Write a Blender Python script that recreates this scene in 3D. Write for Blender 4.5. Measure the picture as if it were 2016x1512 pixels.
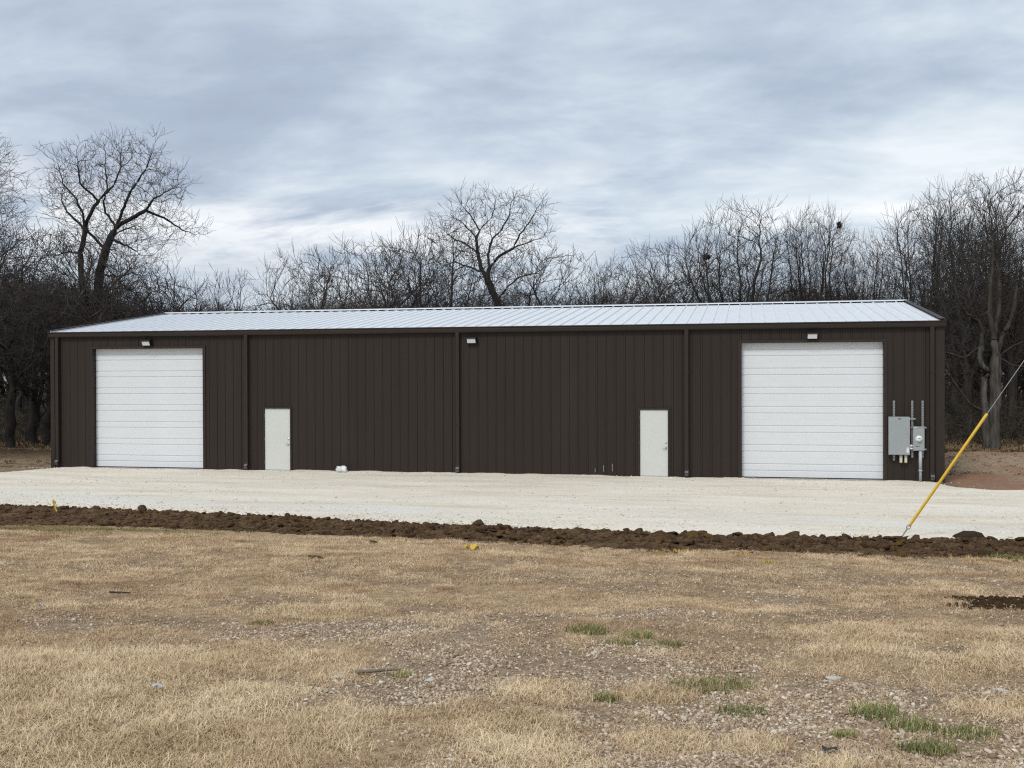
import bpy, math, random
import numpy as np
from mathutils import Matrix, Vector

R = math.radians
scene = bpy.context.scene
for o in list(bpy.data.objects):
    bpy.data.objects.remove(o)
COL = scene.collection

# ------------------------------------------------------------------ camera
CAM = Vector((24.697, -34.903, 3.2174))
YAW, PIT, ROL = .2143, -.007, -.0033
cam_d = bpy.data.cameras.new('camera')
cam_d.sensor_width = 36.0
cam_d.lens = 2131.29 / 2016 * 36.0
cam_d.clip_start, cam_d.clip_end = .05, 3000
cam = bpy.data.objects.new('camera', cam_d)
COL.objects.link(cam)
_r0 = Vector((math.cos(YAW), math.sin(YAW), 0))
_f0 = Vector((-math.sin(YAW) * math.cos(PIT), math.cos(YAW) * math.cos(PIT), math.sin(PIT)))
_u0 = _r0.cross(_f0)
_r = _r0 * math.cos(ROL) + _u0 * math.sin(ROL)
_u = _u0 * math.cos(ROL) - _r0 * math.sin(ROL)
m = Matrix.Identity(4)
for i in range(3):
    m[i][0], m[i][1], m[i][2], m[i][3] = _r[i], _u[i], -_f0[i], CAM[i]
cam.matrix_world = m
scene.camera = cam

# ------------------------------------------------------------------ world, sun, exposure
SUN_EL, SUN_AZ = R(48), R(200)      # azimuth measured clockwise from +Y: behind the camera, a little to the left
world = bpy.data.worlds.new('World')
scene.world = world
world.use_nodes = True
nt = world.node_tree
nt.nodes.clear()


def N(tree, kind, **kw):
    n = tree.nodes.new(kind)
    for k, v in kw.items():
        if k.startswith('i_'):
            key = k[2:]
            n.inputs[int(key) if key.isdigit() else key].default_value = v
        else:
            setattr(n, k, v)
    return n


def L(tree, a, b):
    tree.links.new(a, b)


def mathn(tree, op, a, b=None, c=None, clamp=False):
    n = tree.nodes.new('ShaderNodeMath')
    n.operation = op
    n.use_clamp = clamp
    for i, v in enumerate((a, b, c)):
        if v is None:
            continue
        if isinstance(v, (int, float)):
            n.inputs[i].default_value = v
        else:
            tree.links.new(v, n.inputs[i])
    return n.outputs[0]


def mixc(tree, fac, a, b, blend='MIX'):
    n = tree.nodes.new('ShaderNodeMix')
    n.data_type = 'RGBA'
    n.blend_type = blend
    for idx, v in ((0, fac), (6, a), (7, b)):
        if isinstance(v, (int, float)):
            n.inputs[idx].default_value = v
        elif isinstance(v, tuple):
            n.inputs[idx].default_value = (*v, 1) if len(v) == 3 else v
        else:
            tree.links.new(v, n.inputs[idx])
    return n.outputs[2]


def ramp(tree, fac, stops, interp='LINEAR'):
    n = tree.nodes.new('ShaderNodeValToRGB')
    cr = n.color_ramp
    cr.interpolation = interp
    while len(cr.elements) < len(stops):
        cr.elements.new(.5)
    for e, (p, c) in zip(cr.elements, stops):
        e.position = p
        e.color = (*c, 1) if len(c) == 3 else c
    tree.links.new(fac, n.inputs[0])
    return n.outputs[0]


def build_sky():
    tc = N(nt, 'ShaderNodeTexCoord')
    nrm = N(nt, 'ShaderNodeVectorMath', operation='NORMALIZE')
    L(nt, tc.outputs['Generated'], nrm.inputs[0])
    sep = N(nt, 'ShaderNodeSeparateXYZ')
    L(nt, nrm.outputs[0], sep.inputs[0])
    zc = mathn(nt, 'ADD', mathn(nt, 'MAXIMUM', sep.outputs[2], 0.0), .19)
    px = mathn(nt, 'DIVIDE', sep.outputs[0], zc)
    py = mathn(nt, 'DIVIDE', sep.outputs[1], zc)
    com = N(nt, 'ShaderNodeCombineXYZ')
    L(nt, px, com.inputs[0]); L(nt, py, com.inputs[1])
    mp = N(nt, 'ShaderNodeMapping')
    mp.inputs['Location'].default_value = (3.1, 7.7, 0.0)
    mp.inputs['Rotation'].default_value = (0, 0, R(-24))
    mp.inputs['Scale'].default_value = (.80, 1.15, 1)
    L(nt, com.outputs[0], mp.inputs[0])

    def noise(scale, detail, rough, dist, w):
        n = N(nt, 'ShaderNodeTexNoise', noise_dimensions='4D')
        n.inputs['W'].default_value = w
        n.inputs['Scale'].default_value = scale
        n.inputs['Detail'].default_value = detail
        n.inputs['Roughness'].default_value = rough
        n.inputs['Distortion'].default_value = dist
        L(nt, mp.outputs[0], n.inputs['Vector'])
        return n.outputs[0]
    big = noise(.75, 4, .5, .3, 1.3)
    mid = noise(2.3, 8, .58, .25, 4.2)
    fine = noise(7.5, 6, .6, .2, 8.8)
    d = mathn(nt, 'ADD', mathn(nt, 'MULTIPLY', big, .46),
              mathn(nt, 'ADD', mathn(nt, 'MULTIPLY', mid, .47), mathn(nt, 'MULTIPLY', fine, .07)))
    clouds = ramp(nt, d, [(.36, (.305, .352, .442)), (.44, (.36, .415, .505)), (.495, (.435, .50, .575)),
                          (.55, (.545, .605, .655)), (.62, (.70, .73, .76))])
    # breaks of brighter sky low over the horizon
    low = mathn(nt, 'SUBTRACT', 1.0, mathn(nt, 'MULTIPLY', mathn(nt, 'ABSOLUTE', mathn(nt, 'SUBTRACT', sep.outputs[2], .135)), 13.0), clamp=True)
    gap = mathn(nt, 'MULTIPLY', low, mathn(nt, 'MULTIPLY', mathn(nt, 'SUBTRACT', noise(1.5, 7, .6, .4, 12.4), .46), 9.0, clamp=True))
    clouds = mixc(nt, mathn(nt, 'MULTIPLY', gap, .85), clouds, (.82, .825, .83))
    sky = N(nt, 'ShaderNodeTexSky', sky_type='NISHITA')
    sky.sun_disc = False
    sky.sun_elevation = SUN_EL
    sky.sun_rotation = SUN_AZ
    skyc = mixc(nt, 1.0, sky.outputs[0], (.10, .10, .10), 'MULTIPLY')
    tot = mixc(nt, .90, skyc, clouds)
    bg = N(nt, 'ShaderNodeBackground')
    bg.inputs['Strength'].default_value = 1.0
    L(nt, tot, bg.inputs['Color'])
    out = N(nt, 'ShaderNodeOutputWorld')
    L(nt, bg.outputs[0], out.inputs['Surface'])


build_sky()
sun_d = bpy.data.lights.new('sun', 'SUN')
sun_d.energy = 1.5
sun_d.angle = R(15)
sun_d.color = (1.0, .965, .91)
sun = bpy.data.objects.new('sun', sun_d)
COL.objects.link(sun)
_sd = Vector((math.sin(SUN_AZ) * math.cos(SUN_EL), math.cos(SUN_AZ) * math.cos(SUN_EL), math.sin(SUN_EL)))
sun.rotation_euler = _sd.to_track_quat('Z', 'Y').to_euler()
sun.location = (10, -20, 60)
vs = scene.view_settings
vs.view_transform = 'Standard'
vs.look = 'None'
vs.gamma = 1.0
vs.use_curve_mapping = False
vs.exposure = 0.40
scene.cycles.pixel_filter_type = 'BLACKMAN_HARRIS'
scene.cycles.filter_width = 1.2
scene.cycles.max_bounces = 5
scene.cycles.diffuse_bounces = 3
scene.cycles.glossy_bounces = 2
scene.cycles.use_denoising = False
scene.cycles.denoiser = 'OPENIMAGEDENOISE'
scene.cycles.denoising_input_passes = 'RGB_ALBEDO_NORMAL'
scene.cycles.denoising_prefilter = 'ACCURATE'
scene.cycles.use_adaptive_sampling = False

# ------------------------------------------------------------------ helpers
rng = np.random.default_rng(7)


def tag(o, label=None, cat=None, group=None, kind=None):
    if label: o['label'] = label
    if cat: o['category'] = cat
    if group: o['group'] = group
    if kind: o['kind'] = kind
    return o


def link(name, me, mat=None, parent=None, smooth=False):
    o = bpy.data.objects.new(name, me)
    COL.objects.link(o)
    if mat is not None and not me.materials:
        me.materials.append(mat)
    if parent is not None:
        o.parent = parent
    if smooth:
        me.polygons.foreach_set('use_smooth', np.ones(len(me.polygons), bool))
    return o


def empty(name, loc=(0, 0, 0), rz=0):
    o = bpy.data.objects.new(name, None)
    COL.objects.link(o)
    o.location = loc
    o.rotation_euler = (0, 0, rz)
    o.empty_display_size = .2
    return o


def np_mesh(name, V, F):
    """V (n,3) float, F (m,k) int array of equal-sided faces"""
    me = bpy.data.meshes.new(name)
    V = np.asarray(V, np.float32); F = np.asarray(F, np.int32)
    k = F.shape[1]
    me.vertices.add(len(V)); me.vertices.foreach_set('co', V.ravel())
    me.loops.add(F.size); me.loops.foreach_set('vertex_index', F.ravel())
    me.polygons.add(len(F))
    me.polygons.foreach_set('loop_start', np.arange(len(F), dtype=np.int32) * k)
    me.update(calc_edges=True)
    return me


class MB:
    def __init__(s):
        s.v, s.f = [], []

    def add(s, vs_, fs):
        n = len(s.v)
        s.v += [tuple(p) for p in vs_]
        s.f += [tuple(i + n for i in f) for f in fs]
        return s

    def box(s, x0, x1, y0, y1, z0, z1, b=0):
        if b <= 0:
            v = [(x, y, z) for z in (z0, z1) for y in (y0, y1) for x in (x0, x1)]
            f = [(0, 2, 3, 1), (4, 5, 7, 6), (0, 1, 5, 4), (2, 6, 7, 3), (0, 4, 6, 2), (1, 3, 7, 5)]
            return s.add(v, f)
        import bmesh
        bm = bmesh.new()
        bmesh.ops.create_cube(bm, size=1)
        for q in bm.verts:
            q.co = Vector(((x0 + x1) / 2 + q.co.x * (x1 - x0), (y0 + y1) / 2 + q.co.y * (y1 - y0), (z0 + z1) / 2 + q.co.z * (z1 - z0)))
        bmesh.ops.bevel(bm, geom=list(bm.edges), offset=b, segments=2, affect='EDGES', profile=.6)
        bm.verts.index_update()
        s.add([q.co[:] for q in bm.verts], [[q.index for q in fc.verts] for fc in bm.faces])
        bm.free()
        return s

    def prism(s, poly, axis, a, b):
        """poly: 2-D outline extruded along axis ('x','y','z') from a to b"""
        def p3(p, t):
            return {'x': (t, p[0], p[1]), 'y': (p[0], t, p[1]), 'z': (p[0], p[1], t)}[axis]
        n = len(poly)
        v = [p3(p, a) for p in poly] + [p3(p, b) for p in poly]
        f = [(i, (i + 1) % n, n + (i + 1) % n, n + i) for i in range(n)]
        f += [tuple(range(n - 1, -1, -1)), tuple(range(n, 2 * n))]
        return s.add(v, f)

    def tube(s, pts, r, n=8, caps=True):
        pts = [Vector(p) for p in pts]
        rr = r if isinstance(r, (list, tuple)) else [r] * len(pts)
        V, F = [], []
        for i, p in enumerate(pts):
            d = (pts[min(i + 1, len(pts) - 1)] - pts[max(i - 1, 0)]).normalized()
            a = d.cross(Vector((.123, .456, .88)) if abs(d.z) < .9 else Vector((1, .1, 0))).normalized()
            b = d.cross(a)
            for k in range(n):
                t = 2 * math.pi * k / n
                V.append(p + (a * math.cos(t) + b * math.sin(t)) * rr[i])
        for i in range(len(pts) - 1):
            for k in range(n):
                k2 = (k + 1) % n
                F.append((i * n + k, i * n + k2, (i + 1) * n + k2, (i + 1) * n + k))
        if caps:
            F.append(tuple(range(n - 1, -1, -1)))
            F.append(tuple(range((len(pts) - 1) * n, len(pts) * n)))
        return s.add(V, F)

    def build(s, name, mat, parent=None, smooth=False):
        me = bpy.data.meshes.new(name)
        me.from_pydata(s.v, [], s.f)
        me.update()
        import bmesh
        bm = bmesh.new(); bm.from_mesh(me)
        bmesh.ops.recalc_face_normals(bm, faces=list(bm.faces))
        bm.to_mesh(me); bm.free()
        return link(name, me, mat, parent, smooth)


def hash2(ix, iy, seed):
    h = (ix.astype(np.int64) * 374761393 + iy.astype(np.int64) * 668265263 + seed * 1442695041) & 0x7fffffff
    h = ((h ^ (h >> 13)) * 1274126177) & 0x7fffffff
    h = (h ^ (h >> 16)) & 0x7fffffff
    return h / 0x7fffffff


def vnoise(x, y, seed=0):
    x = np.asarray(x, float); y = np.asarray(y, float)
    ix, iy = np.floor(x), np.floor(y)
    fx, fy = x - ix, y - iy
    fx = fx * fx * (3 - 2 * fx); fy = fy * fy * (3 - 2 * fy)
    a, b = hash2(ix, iy, seed), hash2(ix + 1, iy, seed)
    c, d = hash2(ix, iy + 1, seed), hash2(ix + 1, iy + 1, seed)
    return (a * (1 - fx) + b * fx) * (1 - fy) + (c * (1 - fx) + d * fx) * fy


def fbm(x, y, seed=0, oct_=4):
    s, a, t = 0, .5, 0
    for o in range(oct_):
        s = s + a * vnoise(np.asarray(x) * 2 ** o + 17.3 * o, np.asarray(y) * 2 ** o - 9.1 * o, seed + o)
        t += a
        a *= .5
    return s / t


def sstep(a, b, x):
    t = np.clip((np.asarray(x, float) - a) / (b - a), 0, 1)
    return t * t * (3 - 2 * t)


# ------------------------------------------------------------------ materials
def mat(name, col, rough=.6, metal=0.0, var=0.0, vscale=8, bump=0.0, bscale=60, col2=None, stretch=None, spec=None, emit=None):
    mt = bpy.data.materials.new(name)
    mt.use_nodes = True
    t = mt.node_tree
    p = t.nodes['Principled BSDF']
    p.inputs['Roughness'].default_value = rough
    p.inputs['Metallic'].default_value = metal
    if spec is not None:
        p.inputs['Specular IOR Level'].default_value = spec
    p.inputs['Base Color'].default_value = (*col, 1)
    if var or col2 or bump:
        tc = N(t, 'ShaderNodeTexCoord')
        vec = tc.outputs['Object']
        if stretch:
            mp = N(t, 'ShaderNodeMapping')
            mp.inputs['Scale'].default_value = stretch
            L(t, vec, mp.inputs[0]); vec = mp.outputs[0]
    if var or col2:
        n = N(t, 'ShaderNodeTexNoise')
        n.inputs['Scale'].default_value = vscale
        n.inputs['Detail'].default_value = 6
        n.inputs['Roughness'].default_value = .6
        L(t, vec, n.inputs['Vector'])
        lo = tuple(c * (1 - var) for c in col)
        hi = col2 if col2 else tuple(min(1, c * (1 + var)) for c in col)
        L(t, ramp(t, n.outputs[0], [(.3, lo), (.7, hi)]), p.inputs['Base Color'])
    if bump:
        n2 = N(t, 'ShaderNodeTexNoise')
        n2.inputs['Scale'].default_value = bscale
        n2.inputs['Detail'].default_value = 5
        L(t, vec, n2.inputs['Vector'])
        b = N(t, 'ShaderNodeBump')
        b.inputs['Strength'].default_value = bump
        b.inputs['Distance'].default_value = .02
        L(t, n2.outputs[0], b.inputs['Height'])
        L(t, b.outputs[0], p.inputs['Normal'])
    return mt


M = {}
M['bronze'] = mat('dark_bronze_steel', (.0285, .0205, .0160), .5, spec=.26, var=.14, vscale=1.2, stretch=(1, 1, .12), bump=.12, bscale=1.6)
M['bronze_trim'] = mat('dark_bronze_trim', (.029, .0212, .0168), .46, spec=.3, var=.08, vscale=2)
M['galv'] = mat('galvalume_roof', (.80, .82, .84), .40, metal=.3, var=.06, vscale=3)
M['zinc'] = mat('zinc_trim', (.50, .52, .54), .4, metal=.6)
M['door_white'] = mat('white_door_steel', (.69, .71, .73), .45, var=.02, vscale=2)
M['man_white'] = mat('offwhite_door_paint', (.60, .61, .58), .5, var=.025, vscale=1.5)
M['black'] = mat('black_metal', (.012, .012, .013), .45)
M['rubber'] = mat('black_rubber', (.015, .014, .013), .8)
M['lens'] = mat('lamp_lens', (.72, .74, .76), .3)
M['grey_box'] = mat('grey_enclosure_paint', (.30, .325, .335), .42, var=.03, vscale=3)
M['grey_pvc'] = mat('grey_conduit', (.23, .255, .27), .5)
M['lgrey_pvc'] = mat('light_grey_conduit', (.40, .42, .42), .5)
M['galv_strut'] = mat('galvanised_strut', (.34, .36, .37), .45, metal=.5)
M['steel'] = mat('satin_steel', (.55, .55, .55), .3, metal=.9)
M['beige'] = mat('beige_fitting', (.60, .54, .44), .55)
M['white_plastic'] = mat('white_plastic', (.80, .80, .79), .4)
M['outlet'] = mat('pale_outlet', (.10, .105, .11), .5)
M['red_wire'] = mat('red_wire', (.35, .03, .02), .5)
M['yellow'] = mat('yellow_plastic', (.74, .46, .028), .42, var=.05, vscale=6)
M['yellow_dull'] = mat('yellow_marker', (.62, .42, .03), .6)
M['yellow_paint'] = mat('yellow_spray_paint', (.52, .38, .06), .8)
M['cable'] = mat('steel_cable', (.30, .31, .32), .45, metal=.7)
M['concrete'] = mat('concrete', (.34, .32, .29), .85, var=.12, vscale=4, bump=.3, bscale=40)
M['clod'] = mat('dark_soil_clod', (.040, .0235, .0125), .95, var=.35, vscale=4, col2=(.155, .096, .052), bump=.9, bscale=22, spec=.08)
M['clod_pale'] = mat('pale_soil_clod', (.12, .09, .06), .95, var=.3, vscale=6, col2=(.22, .16, .10), bump=.8, bscale=22, spec=.08)
M['clod_ochre'] = mat('ochre_clod', (.085, .050, .018), .95, var=.3, vscale=6, col2=(.17, .10, .03), bump=.8, bscale=22, spec=.08)
M['rock'] = mat('dark_rock', (.042, .029, .021), .85, var=.3, vscale=7, bump=.6, bscale=16, spec=.08)
M['bark'] = mat('bark_grey_brown', (.040, .0335, .029), .95, var=.3, vscale=3, col2=(.085, .073, .063), bump=.8, bscale=18, stretch=(1, 1, .25), spec=.08)
M['bark_dark'] = mat('bark_dark', (.030, .027, .0245), .95, var=.3, vscale=3, col2=(.062, .056, .050), bump=.8, bscale=18, stretch=(1, 1, .25), spec=.08)
M['bark_pale'] = mat('bark_pale_grey', (.050, .045, .040), .95, var=.3, vscale=7, col2=(.140, .128, .114), bump=1.0, bscale=26, stretch=(1, 1, .14), spec=.08)
M['twig'] = mat('twig', (.062, .055, .051), .9, var=.25, vscale=1, spec=.08)
M['twig_red'] = mat('twig_reddish', (.074, .061, .054), .9, var=.25, vscale=1, spec=.08)
M['brush'] = mat('undergrowth_twig', (.076, .066, .052), .95, var=.35, vscale=.8, col2=(.140, .120, .092), spec=.08)
M['nest'] = mat('nest_twigs', (.045, .026, .018), .95, var=.3, vscale=12, spec=.08)
M['stick'] = mat('weathered_stick', (.20, .16, .12), .9, var=.3, vscale=9)
M['bag'] = mat('white_bag', (.66, .68, .69), .5, bump=.4, bscale=14)
M['blue_litter'] = mat('pale_blue_litter', (.42, .46, .48), .5)
M['dark_litter'] = mat('dark_litter', (.02, .02, .024), .6)
M['pole'] = mat('pole_wood', (.12, .085, .055), .9, var=.25, vscale=3, stretch=(1, 1, .1), bump=.4)


def grass_mat(name, c_lo, c_mid, c_hi, spot=None):
    mt = bpy.data.materials.new(name)
    mt.use_nodes = True
    t = mt.node_tree
    p = t.nodes['Principled BSDF']
    p.inputs['Roughness'].default_value = .75
    p.inputs['Specular IOR Level'].default_value = .2
    g = N(t, 'ShaderNodeNewGeometry')
    n = N(t, 'ShaderNodeTexNoise')
    n.inputs['Scale'].default_value = 1.3
    n.inputs['Detail'].default_value = 6
    L(t, g.outputs['Position'], n.inputs['Vector'])
    n2 = N(t, 'ShaderNodeTexNoise')
    n2.inputs['Scale'].default_value = 35
    n2.inputs['Detail'].default_value = 3
    L(t, g.outputs['Position'], n2.inputs['Vector'])
    oi = N(t, 'ShaderNodeObjectInfo')
    f = mathn(t, 'ADD', mathn(t, 'MULTIPLY', n.outputs[0], .50),
              mathn(t, 'ADD', mathn(t, 'MULTIPLY', n2.outputs[0], .32), mathn(t, 'MULTIPLY', oi.outputs['Random'], .18)))
    c = ramp(t, f, [(.30, c_lo), (.47, c_mid), (.64, c_hi)])
    if spot:
        n3 = N(t, 'ShaderNodeTexNoise')
        n3.inputs['Scale'].default_value = .75
        n3.inputs['Detail'].default_value = 7
        n3.inputs['Roughness'].default_value = .65
        mp = N(t, 'ShaderNodeMapping')
        mp.inputs['Location'].default_value = (31, 7, 3)
        L(t, g.outputs['Position'], mp.inputs[0]); L(t, mp.outputs[0], n3.inputs['Vector'])
        c = mixc(t, mathn(t, 'MULTIPLY', mathn(t, 'SUBTRACT', n3.outputs[0], .53), 7.0, clamp=True), c, spot)
    L(t, c, p.inputs['Base Color'])
    return mt


M['straw'] = grass_mat('dead_grass', (.29, .188, .104), (.53, .378, .222), (.78, .61, .40), spot=(.35, .210, .122))
M['straw_pale'] = grass_mat('pale_straw', (.44, .318, .182), (.62, .47, .285), (.80, .65, .43))
M['olive'] = grass_mat('olive_grass', (.15, .125, .05), (.25, .20, .085), (.36, .29, .14))
M['green'] = grass_mat('green_grass', (.085, .112, .026), (.150, .195, .048), (.27, .29, .095))


def pebble_mat():
    mt = bpy.data.materials.new('loose_pebbles')
    mt.use_nodes = True
    t = mt.node_tree
    p = t.nodes['Principled BSDF']
    p.inputs['Roughness'].default_value = .8
    oi = N(t, 'ShaderNodeObjectInfo')
    c = ramp(t, oi.outputs['Random'], [(0, (.28, .18, .11)), (.25, (.41, .295, .19)), (.55, (.53, .41, .285)), (.85, (.68, .56, .415)), (1, (.84, .77, .65))])
    g = N(t, 'ShaderNodeNewGeometry')
    n = N(t, 'ShaderNodeTexNoise')
    n.inputs['Scale'].default_value = 60
    L(t, g.outputs['Position'], n.inputs['Vector'])
    c = mixc(t, .35, c, n.outputs[0], 'MULTIPLY')
    L(t, c, p.inputs['Base Color'])
    return mt


M['pebble'] = pebble_mat()

# ------------------------------------------------------------------ ground
CREST_X = [-60, 0, 6.77, 10.29, 13.75, 16.98, 19.86, 22.5, 24.96, 27.63, 29.8, 34, 60]
CREST_Y = [-11.2, -11.4, -11.65, -11.74, -12.18, -12.75, -13.11, -13.37, -13.47, -13.05, -12.88, -12.7, -12.4]
TOE_X = [-60, 0, 9.1, 11.5, 14.7, 18.1, 20.4, 23.2, 24.9, 29.15, 36, 60]
TOE_Y = [-14.0, -14.0, -14.3, -13.75, -14.1, -14.5, -15.35, -15.8, -15.95, -15.7, -15.5, -15]


def crest(x): return np.interp(x, CREST_X, CREST_Y)
def toe(x): return np.interp(x, TOE_X, TOE_Y) - .35 + (fbm(np.asarray(x, float) * .55, np.zeros_like(np.asarray(x, float)), 303, 4) - .5) * 1.1


def gz(x, y):
    x = np.asarray(x, float); y = np.asarray(y, float)
    z = 1.62 * np.clip((-y - 13.0) / 21.9, 0, 3)
    near = sstep(-14, -17, y)
    z = z + near * ((fbm(x * .35, y * .35, 3, 3) - .5) * .14 + (fbm(x * 1.6, y * 1.6, 9, 3) - .5) * .055)
    z = np.where(y > -13, z - .07, z - .07 * sstep(-16, -13, y))
    far = sstep(22, 60, y) + sstep(-4, -18, x) * sstep(-10, 2, y) + sstep(33, 44, x) * sstep(-10, 2, y)
    z = z + np.clip(far, 0, 1) * (fbm(x * .08, y * .08, 21, 3) - .45) * .9
    # a low spoil ridge left of the building and a worn clay bank on its right
    z = z + .32 * np.exp(-((y - 5.5 - .12 * x) / 1.1) ** 2) * sstep(-.3, -1.2, x)
    z = z + (.40 * np.exp(-((y - 8.0) / 2.4) ** 2) + sstep(-1, 3, y) * sstep(12, 9, y) * (fbm(x * .9, y * .9, 311, 4) - .5) * .30) * sstep(30.7, 32.0, x)
    return z


# patches of the field: centre, and two half-axis vectors on the ground
PEB = [(21.55, -25.74, 1.21, .36, -.25, .73), (22.53, -26.48, .71, .21, -.34, 1.33), (21.98, -28.22, 1.06, .29, -.15, .37),
       (22.47, -27.43, .53, .15, -.21, .69), (23.71, -27.08, .72, .20, -.11, .92), (24.77, -28.44, 1.51, .41, .01, 1.11),
       (25.79, -27.19, .88, .24, .10, .67), (24.09, -28.96, .43, .11, -.05, .52), (18.73, -26.14, .30, .09, -.24, .36),
       (23.8, -24.11, .44, .13, -.04, .48), (25.19, -22.29, .5, .2, .03, .5), (26.9, -28.6, 1.3, .3, 0, 1.2), (24.6, -30.2, 2.2, .5, 0, 1.0)]
DIRT = [(22.88, -25.96, .25, .07, -.22, 1.10), (22.60, -24.81, .47, .14, -.09, .43), (24.61, -26.63, .26, .06, -.01, .70),
        (25.52, -23.76, .79, .24, .04, .49), (19.88, -24.18, .81, .26, -.16, .36), (19.34, -25.71, .53, .16, -.16, .28),
        (23.31, -21.94, .82, .27, -.05, .50), (26.20, -19.86, .94, .31, .06, .64), (26.02, -25.59, .49, .14, .03, .24),
        (27.49, -22.00, .56, .18, .15, .69), (24.9, -20.6, .6, .2, 0, .4)]
STRAW = [(23.42, -27.77, .27, .08, -.06, .35), (24.09, -27.59, .27, .08, -.02, .25), (23.42, -29.03, .32, .08, -.14, .65),
         (24.30, -28.82, .22, .06, -.02, .24), (24.72, -28.74, .17, .05, 0, .22), (25.62, -25.22, .51, .15, .10, 1.07),
         (26.10, -26.31, .41, .12, .07, .45), (26.25, -27.44, .23, .06, .06, .28), (20.9, -29.3, 1.42, .38, -.80, 1.22),
         (20.49, -27.55, 1.43, .41, -.45, .72), (20.57, -24.74, .48, .15, -.21, .52), (25.16, -29.03, .18, .05, .02, .19),
         (26.68, -25.40, .25, .07, .21, 1.01)]


def blobs(x, y, lst, soft=.35, warp=.55, seed=5):
    x = np.asarray(x, float); y = np.asarray(y, float)
    wx = (fbm(x * 1.7, y * 1.7, seed, 4) - .5) * 2
    wy = (fbm(x * 1.7 + 40, y * 1.7, seed + 9, 4) - .5) * 2
    out = np.zeros_like(x)
    for cx, cy, ax, ay, bx, by in lst:
        det = ax * by - ay * bx
        dx, dy = x - cx, y - cy
        u = (dx * by - dy * bx) / det + warp * wx
        v = (-dx * ay + dy * ax) / det + warp * wy
        r = np.sqrt(u * u + v * v)
        out = np.maximum(out, 1 - sstep(1 - soft, 1 + soft, r))
    return out


def field(x, y):
    """(pebble, bare soil, straw) cover of the field at x, y"""
    st = blobs(x, y, STRAW, .5, .7, 15)
    pe = blobs(x, y, PEB, .6, .8, 5) * (1 - st)
    di = blobs(x, y, DIRT, .4, .6, 33) * (1 - st)
    pe = pe * (1 - .75 * di)
    n = fbm(np.asarray(x) * .9, np.asarray(y) * .9, 77, 5)
    di = np.maximum(di, sstep(.55, .66, n) * .85 * (1 - st))
    return pe, di, st


def lerp(a, b, t):
    return a * (1 - t[..., None]) + np.asarray(b) * t[..., None]


def ground_color(x, y):
    n = fbm(x * .5, y * .5, 51, 5)
    c = np.broadcast_to(np.array([.385, .280, .168]), x.shape + (3,)).copy()
    c = lerp(c, [.30, .205, .122], sstep(.45, .65, n))
    pe, di, st = field(x, y)
    c = lerp(c, [.275, .195, .120], di)
    c = lerp(c, [.300, .225, .155], pe)
    soil = blobs(x, y, [(27.55, -22.05, .62, .18, .12, .62)], .25, .5, 61)
    c = lerp(c, [.048, .030, .018], soil)
    # behind the yard: worn soil, leaf litter under the wood
    back = sstep(-6, -3, y)
    n2 = fbm(x * .25, y * .25, 91, 5)
    floor = lerp(np.broadcast_to(np.array([.12, .083, .050]), x.shape + (3,)).copy(), [.20, .148, .09], sstep(.4, .65, n2))
    c = lerp(c, [0, 0, 0], back) + floor * back[..., None]
    bank = sstep(30.2, 31.0, x) * sstep(-5, -3, y) * (1 - sstep(8.2, 10.5, y + (n2 - .5) * 3))
    nb = fbm(x * .5, y * 1.4, 13, 5)
    bc = lerp(np.broadcast_to(np.array([.31, .235, .160]), x.shape + (3,)).copy(), [.28, .155, .100],
              np.clip(sstep(.5, .66, nb) * .7 + sstep(3.2, 1.6, (x - 30.5)) * .8 * sstep(5, 2, y), 0, 1))
    c = lerp(c, [0, 0, 0], bank) + bc * bank[..., None]
    clay = np.exp(-((y - 9.6) / .8) ** 2) * sstep(30.5, 31.2, x) * (1 - sstep(34.8, 36, x))
    c = lerp(c, [.24, .125, .035], np.clip(clay * 1.1 * sstep(.35, .55, nb + .1), 0, 1))
    lspoil = np.exp(-((y - 5.5 - .12 * x) / .9) ** 2) * sstep(-.2, -1, x)
    c = lerp(c, [.045, .028, .018], np.clip(lspoil * 1.2, 0, 1))
    lg = sstep(.5, -.5, x) * sstep(-4.5, -3, y) * (1 - sstep(3.3, 4.3, y - .12 * x))
    c = lerp(c, [.26, .195, .125], lg * .9)
    return c


def axis(*parts):
    out = [parts[0][0]]
    for a, b, n in parts:
        out += list(np.linspace(a, b, n + 1)[1:])
    return np.array(out)


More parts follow.
